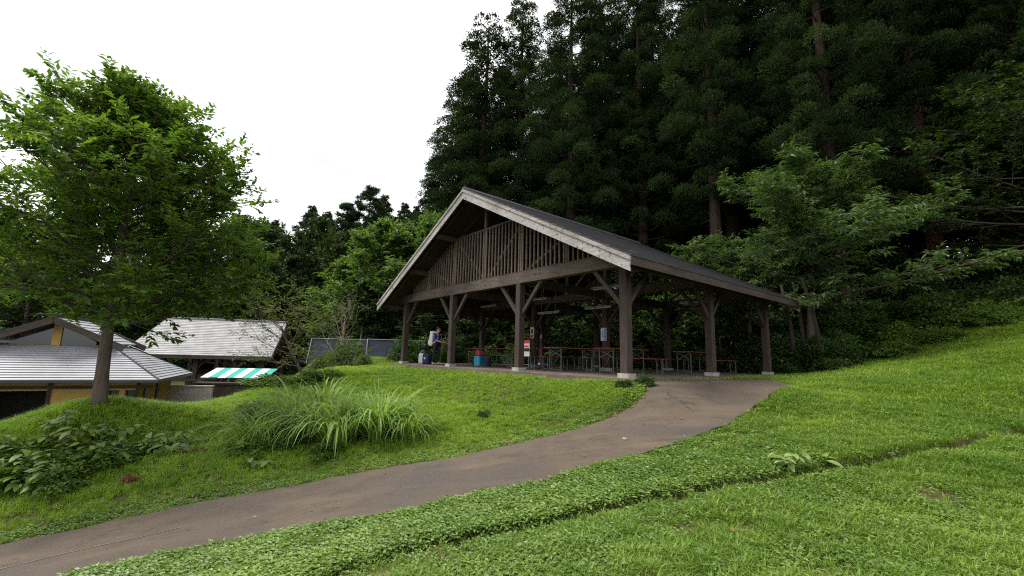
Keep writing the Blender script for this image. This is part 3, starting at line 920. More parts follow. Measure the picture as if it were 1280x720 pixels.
def house():
    t = tag(empty("house", (-13.49, 17.0, 0), math.radians(26)), "ochre walled house with a stepped silver grey hip and gable roof below the bank", "house")
    GZ_ = -3.35
    EZ, MZ, RZ = -0.88, 0.34, 1.39
    X0, X1, XM = -7.7, 0.0, -3.85            # local x along the front, y back
    D = 6.1
    h = 2.1
    # lower skirt roof: four slopes
    ix0, ix1, iy0, iy1 = X0 + h, X1 - h, h, D - h
    co = lambda x, y, z: (x, y, z)
    courses(co(ix0, iy0, MZ), co(ix1, iy0, MZ), co(X1, 0, EZ), co(X0, 0, EZ), 15).build("front_roof_slope", M['tile'], t)
    courses(co(ix1, iy0, MZ), co(ix1, iy1, MZ), co(X1, D, EZ), co(X1, 0, EZ), 15).build("side_roof_slope", M['tile'], t)
    courses(co(ix0, iy1, MZ), co(ix0, iy0, MZ), co(X0, 0, EZ), co(X0, D, EZ), 15).build("side_roof_slope", M['tile'], t)
    courses(co(ix1, iy1, MZ), co(ix0, iy1, MZ), co(X0, D, EZ), co(X1, D, EZ), 15).build("back_roof_slope", M['tile'], t)
    dk = M['beam_y']
    for a, b in (((ix1, iy0, MZ), (X1, 0, EZ)), ((ix0, iy0, MZ), (X0, 0, EZ)), ((ix1, iy1, MZ), (X1, D, EZ)), ((ix0, iy1, MZ), (X0, D, EZ))):
        a, b = np.array(a), np.array(b)
        MB().bar(a + (0, 0, 0.03), b + (0, 0, 0.035), 0.055, 0.05).build("hip_ridge", M['roof'], t)
    # upper gable roof
    y0, y1 = iy0 - 0.45, iy1 + 0.45
    for s in (-1, 1):
        xe = XM + s * (abs(ix1 - XM) + 0.12)
        courses((XM, y0, RZ + 0.06), (XM, y1, RZ + 0.06), (xe, y1, MZ + 0.10), (xe, y0, MZ + 0.10), 8).build("upper_roof_slope", M['tile'], t)
        for yb in (y0, y1):
            d = -1 if yb == y0 else 1
            MB().bar((XM, yb + d * 0.03, RZ - 0.09), (xe + s * 0.35, yb + d * 0.03, MZ - 0.08), 0.05, 0.20).build("gable_bargeboard", dk, t)
            MB().bar((XM, yb + d * 0.03, RZ + 0.04), (xe + s * 0.35, yb + d * 0.03, MZ + 0.04), 0.075, 0.05).build("gable_bargeboard_cap", M['roof'], t)
    MB().bar((XM, y0 - 0.05, RZ + 0.10), (XM, y1 + 0.05, RZ + 0.10), 0.2, 0.09).build("ridge_cap", M['roof'], t)
    # gable wall: ochre infill, centre post, dark glass
    for yb, d in ((iy0 + 0.02, -1), (iy1 - 0.02, 1)):
        tri = lambda x0, x1, z: [(x0, yb, MZ), (x1, yb, MZ)]
        wh = abs(ix1 - XM)
        zt = lambda x: RZ - 0.16 - (RZ - MZ) * abs(x - XM) / wh
        MB().hexa([(XM - wh + 0.15, yb - d * 0.10, MZ - 0.2), (XM + wh - 0.15, yb - d * 0.10, MZ - 0.2), (XM + wh - 0.15, yb - d * 0.02, MZ - 0.2), (XM - wh + 0.15, yb - d * 0.02, MZ - 0.2),
                   (XM - 0.05, yb - d * 0.10, RZ - 0.2), (XM + 0.05, yb - d * 0.10, RZ - 0.2), (XM + 0.05, yb - d * 0.02, RZ - 0.2), (XM - 0.05, yb - d * 0.02, RZ - 0.2)]).build("gable_wall", M['ochre'], t)
        for xa, xb, nm in ((XM - 1.28, XM - 0.14, "l"), (XM + 0.14, XM + 1.20, "r")):
            MB().hexa([(xa, yb, MZ + 0.02), (xb, yb, MZ + 0.02), (xb, yb + 0.02, MZ + 0.02), (xa, yb + 0.02, MZ + 0.02),
                       (xa, yb, max(MZ + 0.05, zt(xa))), (xb, yb, max(MZ + 0.05, zt(xb))), (xb, yb + 0.02, max(MZ + 0.05, zt(xb))), (xa, yb + 0.02, max(MZ + 0.05, zt(xa)))]).build("gable_window", M['glass'], t)
        MB().box(XM - 0.13, XM + 0.13, yb + d * 0.02, yb + d * 0.05, MZ, RZ - 0.2).build("gable_post", M['ochre'], t)
    # walls inset under the eaves
    WX0, WX1, WY0, WY1 = X0 + 0.75, X1 - 0.7, 0.75, D - 0.75
    top = EZ + 0.42
    th = 0.12
    def panel(x0, x1, z0, z1, mat, name="wall"): return MB().box(x0, x1, WY0, WY0 + th, z0, z1).build(name, mat, t)
    opening = (-5.75, -3.35)
    panel(WX0, opening[0], GZ_, top, M['ochre']); panel(opening[1], -1.75, GZ_, top, M['ochre'])
    panel(opening[0], opening[1], -1.30, top, M['ochre'])
    panel(-1.75, WX1, GZ_, GZ_ + 0.9, M['ochre']); panel(-1.75, WX1, -1.30, top, M['ochre'])
    for xa, xb in ((-1.75, -1.62), (-1.36, -1.10), (-0.84, WX1)): panel(xa, xb, GZ_ + 0.9, -1.30, M['ochre'])
    for xa, xb in ((-1.62, -1.36), (-1.10, -0.84)):
        w_ = MB().box(xa, xb, WY0 + 0.05, WY0 + 0.07, GZ_ + 0.9, -1.30).build("window", M['glass'], t)
        f = MB()
        for q in (xa, xb): f.box(q - 0.03, q + 0.03, WY0 - 0.025, WY0 + 0.045, GZ_ + 0.9, -1.30)
        f.build("frame", M['post'], w_)
    MB().box(WX1 - th, WX1, WY0 + th, WY1, GZ_, top).build("wall", M['ochre'], t)
    for ya in (1.3, 3.0):
        w_ = MB().box(WX1 + 0.002, WX1 + 0.02, ya, ya + 0.5, GZ_ + 0.9, -1.25).build("window", M['glass'], t)
        MB().box(WX1 + 0.004, WX1 + 0.05, ya - 0.06, ya - 0.002, GZ_ + 0.85, -1.2).build("frame", M['post'], w_)
    MB().box(WX0, WX0 + th, WY0 + th, WY1, GZ_, top).build("wall", M['ochre'], t)
    MB().box(WX0, WX1, WY1, WY1 + th, GZ_, top).build("wall", M['ochre'], t)
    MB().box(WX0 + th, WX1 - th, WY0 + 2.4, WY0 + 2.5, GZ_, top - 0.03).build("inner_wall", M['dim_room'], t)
    for x in (WX0 + 0.06, opening[0] - 0.06, opening[0] + 0.55, opening[1] + 0.06, -1.81, WX1 - 0.05):
        MB().box(x - 0.06, x + 0.06, WY0 - 0.03, WY0 - 0.002, GZ_, top).build("post", M['post'], t)
    MB().box(X0 + 0.3, X1 - 0.3, WY0 - 0.04, WY0 - 0.003, -1.24, -1.12).build("lintel", M['beam_x'], t)
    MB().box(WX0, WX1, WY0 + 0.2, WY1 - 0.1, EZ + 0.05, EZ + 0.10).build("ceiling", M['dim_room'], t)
    e = MB()
    e.box(X0 - 0.02, X1 + 0.02, -0.03, 0.02, EZ - 0.10, EZ - 0.025)
    e.box(X1 - 0.02, X1 + 0.03, 0.021, D, EZ - 0.10, EZ - 0.025)
    e.build("gutter", M['roof'], t)
house()

def shelter():
    R0 = np.array([-21.35, 27.0]); d = np.array([0.968, 0.25]); n = np.array([0.25, -0.968])
    t = tag(empty("rest_shelter", (R0[0], R0[1], 0), math.atan2(d[1], d[0])), "open timber shelter with a pale grey shingled roof beyond the ochre house", "shelter")
    L, Wd, RZ, EZ, G = 6.75, 3.0, 2.2, -0.02, -2.25            # local x along ridge, y back
    courses((0, 0, RZ), (L, 0, RZ), (L, -Wd, EZ), (-0.75, -Wd, EZ), 22, 0.02).build("front_roof_slope", M['shingle'], t)
    courses((L, 0, RZ), (0, 0, RZ), (-0.75, Wd, EZ), (L, Wd, EZ), 22, 0.02).build("back_roof_slope", M['shingle'], t)
    MB().bar((-0.05, 0, RZ + 0.03), (L + 0.05, 0, RZ + 0.03), 0.22, 0.07).build("ridge_cap", M['shingle'], t)
    for s in (-1, 1):
        MB().bar((L + 0.02, 0, RZ - 0.14), (L + 0.02, s * Wd, EZ - 0.14), 0.05, 0.24).build("bargeboard", M['beam_y'], t)
        MB().bar((-0.02, 0, RZ - 0.14), (-0.77, s * Wd, EZ - 0.14), 0.05, 0.24).build("bargeboard", M['beam_y'], t)
        MB().box(-0.6, L, s * (Wd - 0.03) - 0.03, s * (Wd - 0.03) + 0.03, EZ - 0.20, EZ - 0.05).build("eave_board", M['beam_x'], t)
        MB().box(0.2, L - 0.3, s * 2.3 - 0.09, s * 2.3 + 0.09, EZ + 0.02, EZ + 0.26).build("beam", M['beam_x'], t)
        for x in (0.6, 2.7, 4.7, L - 0.6):
            p = MB().box(x - 0.12, x + 0.12, s * 2.3 - 0.12, s * 2.3 + 0.12, G - 0.3, EZ + 0.015).build("post", M['post'], t)
            for q in (-1, 1):
                if 0.3 < x + q * 0.8 < L - 0.3:
                    MB().bar((x + q * 0.11, s * 2.3, EZ - 0.75), (x + q * 0.75, s * 2.3, EZ + 0.03), 0.08, 0.09, (q, 0, -1)).build("knee_brace", M['post'], t)
    MB().hexa([(L - 0.35, -2.55, EZ + 0.27), (L - 0.27, -2.55, EZ + 0.27), (L - 0.27, 2.55, EZ + 0.27), (L - 0.35, 2.55, EZ + 0.27),
               (L - 0.35, -0.08, RZ - 0.12), (L - 0.27, -0.08, RZ - 0.12), (L - 0.27, 0.08, RZ - 0.12), (L - 0.35, 0.08, RZ - 0.12)]).build("gable_boarding", M['deck'], t)
    # low wall and rail in front
    wl = tag(empty("concrete_wall", (-17.0, 21.6, 0), math.radians(12)), "low pale concrete wall between the ochre house and the bank", "wall")
    MB().bbox(-1.6, 2.3, -0.1, 0.1, -3.0, -1.52, 0.02).build("wall_body", M['footing'], wl)
    MB().bbox(-1.62, 2.32, -0.13, 0.13, -1.518, -1.46, 0.02).build("coping", M['footing'], wl)
    fn = tag(empty("rail_fence", (-18.0, 23.3, 0), math.radians(12)), "low brown timber rail fence above the pale concrete wall", "fence")
    for x in (-1.5, -0.2, 1.1, 2.4): MB().box(x - 0.05, x + 0.05, -0.05, 0.05, -2.6, -1.2).build("post", M['post'], fn)
    for z in (-1.62, -1.32): MB().box(-1.6, 2.5, -0.10, -0.052, z - 0.05, z + 0.05).build("rail", M['beam_x'], fn)
    # striped awning over a dark stall counter, under and right of the shelter
    aw = tag(empty("striped_awning", (-14.45, 24.4, 0.08), math.radians(10)), "teal and white striped awning slung low beneath the grey shelter", "awning")
    tm = plain_mat("teal_cloth", (0.02, 0.30, 0.235), 0.8, 0, 0.08, 6)
    wm = plain_mat("white_cloth", (0.55, 0.56, 0.55), 0.8, 0, 0.06, 6)
    ns, x0, sw = 8, -2.0, 0.40
    for k in range(ns):
        a, b = x0 + k * sw, x0 + (k + 1) * sw
        z0 = -1.24 + 0.012 * math.sin(k * 2.1)
        MB().hexa([(a, -0.8, z0), (b, -0.8, z0), (b, 0.9, -0.80), (a, 0.9, -0.80), (a, -0.8, z0 + 0.02), (b, -0.8, z0 + 0.02), (b, 0.9, -0.78), (a, 0.9, -0.78)]).build("stripe", tm if k % 2 else wm, aw)
    for x in (x0 + 0.05, x0 + ns * sw - 0.05):
        MB().tube([(x, -0.78, -2.6), (x, -0.78, -1.39)], 0.03, 6).build("pole", M['post'], aw)
        MB().tube([(x, 0.88, -2.6), (x, 0.88, -0.82)], 0.03, 6).build("pole", M['post'], aw)
    ct = tag(empty("stall_counter", (-14.2, 23.3, 0.1), math.radians(10)), "dark timber counter in front of the striped awning", "counter")
    MB().box(-2.0, 1.8, -0.06, 0.06, -2.6, -1.56).build("front_boards", M['beam_x'], ct)
    MB().box(-2.1, 1.9, -0.2, 0.5, -1.558, -1.47).build("top", M['beam_x'], ct)
shelter()

# grey ridge tents on the flat ground behind the bank
M['tent'] = plain_mat("grey_tent_cloth", (0.028, 0.032, 0.045), 0.8, 0, 0.15, 1.2, 0.1, 0.05)
M['pole'] = plain_mat("pale_pole", (0.22, 0.22, 0.23), 0.4, 0.5, 0.05, 3)
def tent(x, y, rz, L, hw, H, label):
    z = -0.32
    t = tag(empty("ridge_tent", (x, y, z), rz), label, "tent", "grey ridge tents behind the bank")
    for s in (-1, 1):
        k = 9
        xs = np.linspace(0, L, k)
        sag = -0.02 * np.sin(np.pi * xs / L)
        top = np.stack([xs, np.zeros(k), H + sag], 1)
        bot = np.stack([xs, np.full(k, s * hw), np.full(k, 0.03)], 1)
        mid = (top + bot) / 2 - np.array([0, s * 0.03, 0.02])
        V = np.concatenate([top, mid, bot])
        V = np.concatenate([V, V - np.array([0, s * 0.012, 0.008])])
        i = np.arange(k - 1)
        Q = np.concatenate([np.stack([i + o, i + 1 + o, i + k + 1 + o, i + k + o], 1) for o in (0, k, 3 * k, 4 * k)])
        edge = np.array([(0, k, 4 * k, 3 * k), (k, 2 * k, 5 * k, 4 * k), (k - 1, 4 * k - 1, 5 * k - 1, 2 * k - 1), (2 * k - 1, 5 * k - 1, 6 * k - 1, 3 * k - 1)])
        mesh_np("side_panel", V, np.concatenate([Q, edge]), M['tent'], t)
        MB().tube([(-0.04, s * (hw + 0.05), 0.0), (-0.04, s * 0.02, H + 0.04)], 0.022, 6).build("pole", M['pole'], t)
        MB().tube([(L + 0.04, s * (hw + 0.05), 0.0), (L + 0.04, s * 0.02, H + 0.04)], 0.022, 6).build("pole", M['pole'], t)
        for q in (0.0, L):
            MB().tube([(q, s * hw, 0.05), (q, s * (hw + 0.22), -0.03)], 0.012, 5).build("peg", M['pole'], t)
    MB().tube([(-0.06, 0, H + 0.02), (L + 0.06, 0, H + 0.02)], 0.025, 6).build("ridge_pole", M['pole'], t)
    MB().hexa([(L - 0.03, -hw + 0.02, 0.03), (L, -hw + 0.02, 0.03), (L, hw - 0.02, 0.03), (L - 0.03, hw - 0.02, 0.03), (L - 0.03, -0.02, H - 0.03), (L, -0.02, H - 0.03), (L, 0.02, H - 0.03), (L - 0.03, 0.02, H - 0.03)]).build("end_panel", M['tent'], t)
tent(-8.25, 25.3, 0.25, 3.15, 0.85, 1.42, "grey ridge tent nearest the left front post, its open end showing pale poles")
tent(-11.9, 26.2, 0.22, 3.6, 0.85, 1.42, "grey ridge tent half hidden by the leafy bush, left of the other tent")

# ------------------------------------------------------------------ foliage tools
def unit(a): return a / (np.linalg.norm(a, axis=-1, keepdims=True) + 1e-9)
def leaf_mesh(C, D, U, L, Wd, fold=0.25, seg4=False):
    """folded rhombic leaves: C base points, D axis, U up hint"""
    n = len(C)
    S = unit(np.cross(D, U)); Nn = unit(np.cross(S, D))
    L = np.asarray(L)[:, None] * np.ones((n, 1)); Wd = np.asarray(Wd)[:, None] * np.ones((n, 1))
    mid = C + D * L * 0.45
    l = mid + S * Wd * 0.5 + Nn * Wd * fold * 0.5
    r = mid - S * Wd * 0.5 + Nn * Wd * fold * 0.5
    tip = C + D * L - Nn * L * 0.10
    V = np.stack([C, l, tip, r], 1).reshape(-1, 3)
    i = np.arange(n)[:, None] * 4
    T = np.concatenate([i + np.array([[0, 2, 1]]), i + np.array([[0, 3, 2]])])
    return V, T

def rnd_dir(rg, n):
    return unit(rg.normal(size=(n, 3)))

M['bark_cedar'] = wood_mat("cedar_bark", (0.026, 0.017, 0.013), (0.070, 0.048, 0.038), 'z', 0.95, None, 0.1)
M['bark'] = wood_mat("grey_brown_bark", (0.055, 0.045, 0.036), (0.13, 0.105, 0.085), 'z', 0.95, None, 0.1)
M['bark_dark'] = wood_mat('dark_bark', (0.020, 0.015, 0.012), (0.050, 0.038, 0.030), 'z', 0.95, None, 0.1)
M['bark_pale'] = wood_mat("pale_dry_bark", (0.16, 0.13, 0.10), (0.30, 0.25, 0.20), 'z', 0.95, None, 0.1)
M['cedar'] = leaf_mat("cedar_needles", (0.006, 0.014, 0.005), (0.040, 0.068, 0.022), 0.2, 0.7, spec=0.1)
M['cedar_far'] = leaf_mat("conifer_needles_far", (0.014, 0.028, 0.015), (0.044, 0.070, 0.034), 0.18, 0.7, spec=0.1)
M['hero'] = leaf_mat("broad_leaves", (0.042, 0.090, 0.016), (0.135, 0.215, 0.034), 0.45, 0.5, spec=0.3)
M['layer'] = leaf_mat("feathered_leaves", (0.032, 0.068, 0.020), (0.098, 0.155, 0.046), 0.32, 0.5, spec=0.3)
M['darkleaf'] = leaf_mat("dark_green_leaves", (0.014, 0.032, 0.008), (0.044, 0.074, 0.016), 0.3, 0.55, spec=0.25)  # dark green foliage colour, the same range over the whole crown
M['bright'] = leaf_mat("bright_bush_leaves", (0.042, 0.088, 0.022), (0.120, 0.190, 0.046), 0.4, 0.5, spec=0.3)  # light green foliage colour of the bushy trees and bushes
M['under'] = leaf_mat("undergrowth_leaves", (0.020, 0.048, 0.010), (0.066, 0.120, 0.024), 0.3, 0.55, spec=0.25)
M['dryleaf'] = leaf_mat("thin_olive_leaves", (0.060, 0.085, 0.022), (0.130, 0.150, 0.045), 0.35, 0.6, spec=0.2)

def cedar_meshes(seed, H, R, zb, mat, dens=1.0, cone=0.85, fine=1.0, ptop=0.6, inner=0.55, step=1.0):
    """crown of puffs built from many sprigs, and a bare tapered trunk with stubs; base at origin"""
    rg = np.random.default_rng(seed)
    puffs = []
    m = MB()
    z = zb * H
    prof = lambda q: R * (1 - q) ** cone * min(1.0, 0.45 + 2.4 * q) + 0.25 * ptop
    while z < H * 0.985:
        q = (z - zb * H) / (H * (1 - zb))
        r = prof(q)
        k = max(3, int((3.6 + 1.0 * rg.random()) * (0.75 + 0.25 * r / R)))
        ph = rg.random() * 6.28
        for i in range(k):
            az = ph + i * 6.283 / k + rg.normal() * 0.3
            L = r * rg.uniform(0.72, 1.12)
            d = np.array([math.cos(az), math.sin(az), 0])
            droop = rg.uniform(-0.32, 0.05) * L
            zz = z + rg.normal() * 0.25
            pts = [np.array([0, 0, zz]), d * L * 0.5 + (0, 0, zz + droop * 0.5 - 0.02 * L), d * L + (0, 0, zz + droop + 0.10 * L)]
            if rg.random() < 0.6: m.tube(pts, [0.05, 0.03, 0.012], 4, cap=False)
            np_ = 2 if L > 1.3 else 1
            for j in range(np_ + (1 if L > 2.4 else 0)):
                f = 1.0 - j * rg.uniform(0.26, 0.38)
                side = np.array([-d[1], d[0], 0]) * rg.normal() * 0.32 * L * (0.35 + 0.3 * j)
                c = d * L * f + side + (0, 0, zz + droop * f + 0.08 * L * f + rg.normal() * 0.12)
                puffs.append((c, rg.uniform(0.48, 0.86) * (ptop + (1 - ptop) * r / R) * (1 if j == 0 else 0.9), d))
        z += rg.uniform(0.42, 0.62) * (0.55 + 0.45 * r / R) * step
    CV, DV, LV, WV, TV = [], [], [], [], []
    for c, r, d in puffs:
        n = int(270 * dens * (r / 0.55) ** 1.7)
        nd = rnd_dir(rg, n)
        nd[:, 2] = np.where(nd[:, 2] < -0.35, -nd[:, 2], nd[:, 2])
        sc = r * (inner + (1 - inner) * rg.random(n)[:, None])
        el = np.array([1.0, 1.0, 0.85])
        C = c + nd * sc * el + d * (nd @ d)[:, None] * sc * 0.12
        D = unit(nd * 0.75 + d * 0.35 + np.array([0, 0, 0.28]) + rg.normal(size=(n, 3)) * 0.55)
        CV.append(C); DV.append(D)
        LV.append(rg.uniform(0.13, 0.27, n) * fine); WV.append(rg.uniform(0.035, 0.065, n) * fine)
        # tips young and lighter; a per-puff shade of its own
        TV.append(np.clip(rg.normal(0.45, 0.2) + rg.normal(0, 0.13, n), 0, 1))
    C = np.concatenate(CV); D = np.concatenate(DV)
    V, T = leaf_mesh(C, D, rnd_dir(rg, len(C)) * 0.6 + np.array([0, 0, 0.7]), np.concatenate(LV), np.concatenate(WV))
    crown = mesh_np("crown", V, T, mat, tint=np.repeat(np.concatenate(TV), 4), link_it=False)
    # trunk
    hs = np.linspace(-0.5, H * 0.97, 14)
    rr = 0.36 * (H / 26) * (1 - (np.maximum(hs, 0) / H)) ** 0.85 + 0.02
    rr[0] *= 1.35; rr[1] *= 1.05
    pts = np.stack([0.05 * np.sin(hs * 0.4 + seed), 0.05 * np.cos(hs * 0.33 + seed), hs], 1)
    m.tube(pts, rr, 9)
    zz = 0.08 * H
    while zz < zb * H:
        az = rg.random() * 6.28
        L = rg.uniform(0.3, 1.3)
        m.tube([(0, 0, zz), (math.cos(az) * L, math.sin(az) * L, zz - 0.2 * L)], [0.03, 0.008], 4, cap=False)
        zz += rg.uniform(0.25, 0.8)
    trunk = m.build("trunk", M['bark_cedar'], link_it=False)
    return crown, trunk

def place_tree(name, meshes, x, y, z, rz, sc, label, cat, group=None):
    t = tag(empty(name, (x, y, z), rz), label, cat, group)
    t.scale = (sc if hasattr(sc, '__len__') else (sc, sc, sc))
    for nm, me in zip(("crown", "trunk"), meshes):
        if me is not None: link(bpy.data.objects.new(nm, me), t)
    return t

def gz(x, y): return float(base_h(np.array([x]), np.array([y]))[0])

# ------------------------------------------------------------------ cedars behind the pavilion
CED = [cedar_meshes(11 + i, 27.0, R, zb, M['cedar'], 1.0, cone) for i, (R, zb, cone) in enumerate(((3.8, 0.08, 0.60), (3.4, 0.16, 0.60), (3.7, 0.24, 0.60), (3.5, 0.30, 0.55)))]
CG = "tall dark cedars standing close together behind the pavilion"
CLBL = "tall dark cedar among the dense stand of cedars behind the pavilion"
cedars = [  # x, y, kind, scale, own label or None
    (-7.4, 40.0, 0, 0.70, "leftmost and lowest cedar of the dense stand, its crown reaching far down"),
    (-5.2, 39.0, 0, 0.97, "second cedar from the left edge of the stand, leafy almost to the ground"),
    (-2.9, 37.0, 0, 1.16, "edge cedar rising straight behind the pavilion's roof peak"),
    (0.4, 36.0, 1, 1.22, None),
    (4.25, 31.0, 2, 1.16, "cedar with a long bare trunk right above the middle of the pavilion roof"),
    (-3.2, 46.0, 0, 1.0, None), (0.8, 44.0, 1, 1.15, None), (4.6, 42.0, 1, 1.15, None),
    (7.2, 34.0, 1, 1.2, None), (9.6, 31.0, 2, 1.15, None), (8.9, 40.0, 1, 1.2, None), (12.6, 36.5, 2, 1.2, None),
    (12.9, 26.6, 3, 1.12, "cedar with a bare trunk showing behind the layered green tree's left side"),
    (15.4, 29.5, 2, 1.2, None), (18.2, 25.6, 3, 1.15, None), (16.9, 35.0, 2, 1.2, None), (21.4, 29.0, 3, 1.2, None),
    (16.9, 21.8, 1, 1.05, "cedar with the thickest trunk, at the lawn edge right of the pavilion"),
    (21.7, 21.6, 1, 1.0, "cedar with a reddish trunk rising from the undergrowth on the right"),
    (23.6, 23.8, 3, 1.1, None), (26.5, 27.5, 2, 1.15, None), (25.8, 19.2, 2, 1.0, None), (29.5, 22.5, 2, 1.1, None), (31.5, 27.5, 1, 1.15, None), (24.5, 33.5, 1, 1.2, None), (20.5, 40.0, 1, 1.2, None), (30.0, 36.0, 1, 1.15, None),
    (13.5, 44.0, 1, 1.2, None), (34.0, 20.0, 1, 1.1, None), (29.0, 15.5, 2, 1.0, None), (36, 27, 1, 1.1, None), (5.9, 49.0, 0, 1.1, None), (10.5, 50, 0, 1.1, None), (17.5, 49, 0, 1.1, None), (25.5, 46, 0, 1.1, None), (33, 44, 0, 1.1, None), (-8.0, 48, 0, 0.62, None),
]
M['bark_red'] = wood_mat("reddish_cedar_bark", (0.050, 0.027, 0.019), (0.11, 0.058, 0.040), 'z', 0.95, None, 0.1)
for i, (x, y, k, s, lb) in enumerate(cedars):
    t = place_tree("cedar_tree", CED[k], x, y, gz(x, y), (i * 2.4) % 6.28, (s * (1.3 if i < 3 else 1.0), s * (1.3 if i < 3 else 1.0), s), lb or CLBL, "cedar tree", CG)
    if lb and "reddish" in lb:
        tr = [c for c in COL.objects if c.parent == t and c.name.startswith("trunk")][0]
        tr.data = tr.data.copy(); tr.data.materials[0] = M['bark_red']

for i, (x, y) in enumerate(((6, 60), (20, 57), (34, 52), (40, 45), (43, 36), (42, 28), (40, 20), (36, 14), (48, 22), (46, 12), (23, 51), (38, 39), (-5, 55), (33, 33), (27.5, 31), (22, 36.5), (34.5, 24))):
    place_tree("cedar_tree", CED[i % 2], x, y, gz(x, y), i * 1.9, (1.2, 1.2, 1.15), CLBL, "cedar tree", CG)

# distant conifers left of the pavilion
FC = [cedar_meshes(31 + i, 14.0, R, 0.05, M['cedar_far'], 1.2, cn, 1.4, 0.26, 0.1, 0.52) for i, (R, cn) in enumerate(((6.4, 0.95), (5.2, 0.95)))]
def far_conifer(px, top, d, k, lb, gp="distant conifers on the left skyline"):
    x = (px - 640) / F_PX * d
    zt = EYE[2] + (445 + 0.0243 * (px - 640) - top) / F_PX * d * 1.02
    z = gz(x, d)
    s = (zt - z) / 13.9
    place_tree("conifer_tree", FC[k], x, d, z, px * 0.37, (s, s, s), lb, "conifer", gp)
for a in ((333, 277, 52, 1, "short conifer peeping over the left broadleaf tree's right edge"), (378, 258, 50, 1, "thin topped conifer with sky showing through, second from the left"), (400, 266, 54, 1, "ragged conifer just right of the thin topped one"),
          (424, 252, 50, 0, "dense broad conifer left of the tallest one"), (452, 231, 52, 0, "tallest pointed conifer on the left skyline"), (471, 244, 58, 1, "slim conifer just right of the tallest one"),
          (498, 254, 66, 1, "small pointed conifer further right above the bright bush"), (513, 258, 68, 1, "smallest conifer, nearest the big cedar stand"),
          (300, 300, 56, 0, "conifer mostly hidden behind the left broadleaf tree"), (440, 290, 46, 0, "lower dark conifer in front of the tallest one"), (392, 300, 46, 0, "lower dark conifer behind the bare branched shrub"), (355, 315, 48, 0, "lower dark conifer right of the left broadleaf tree")):
    far_conifer(*a)

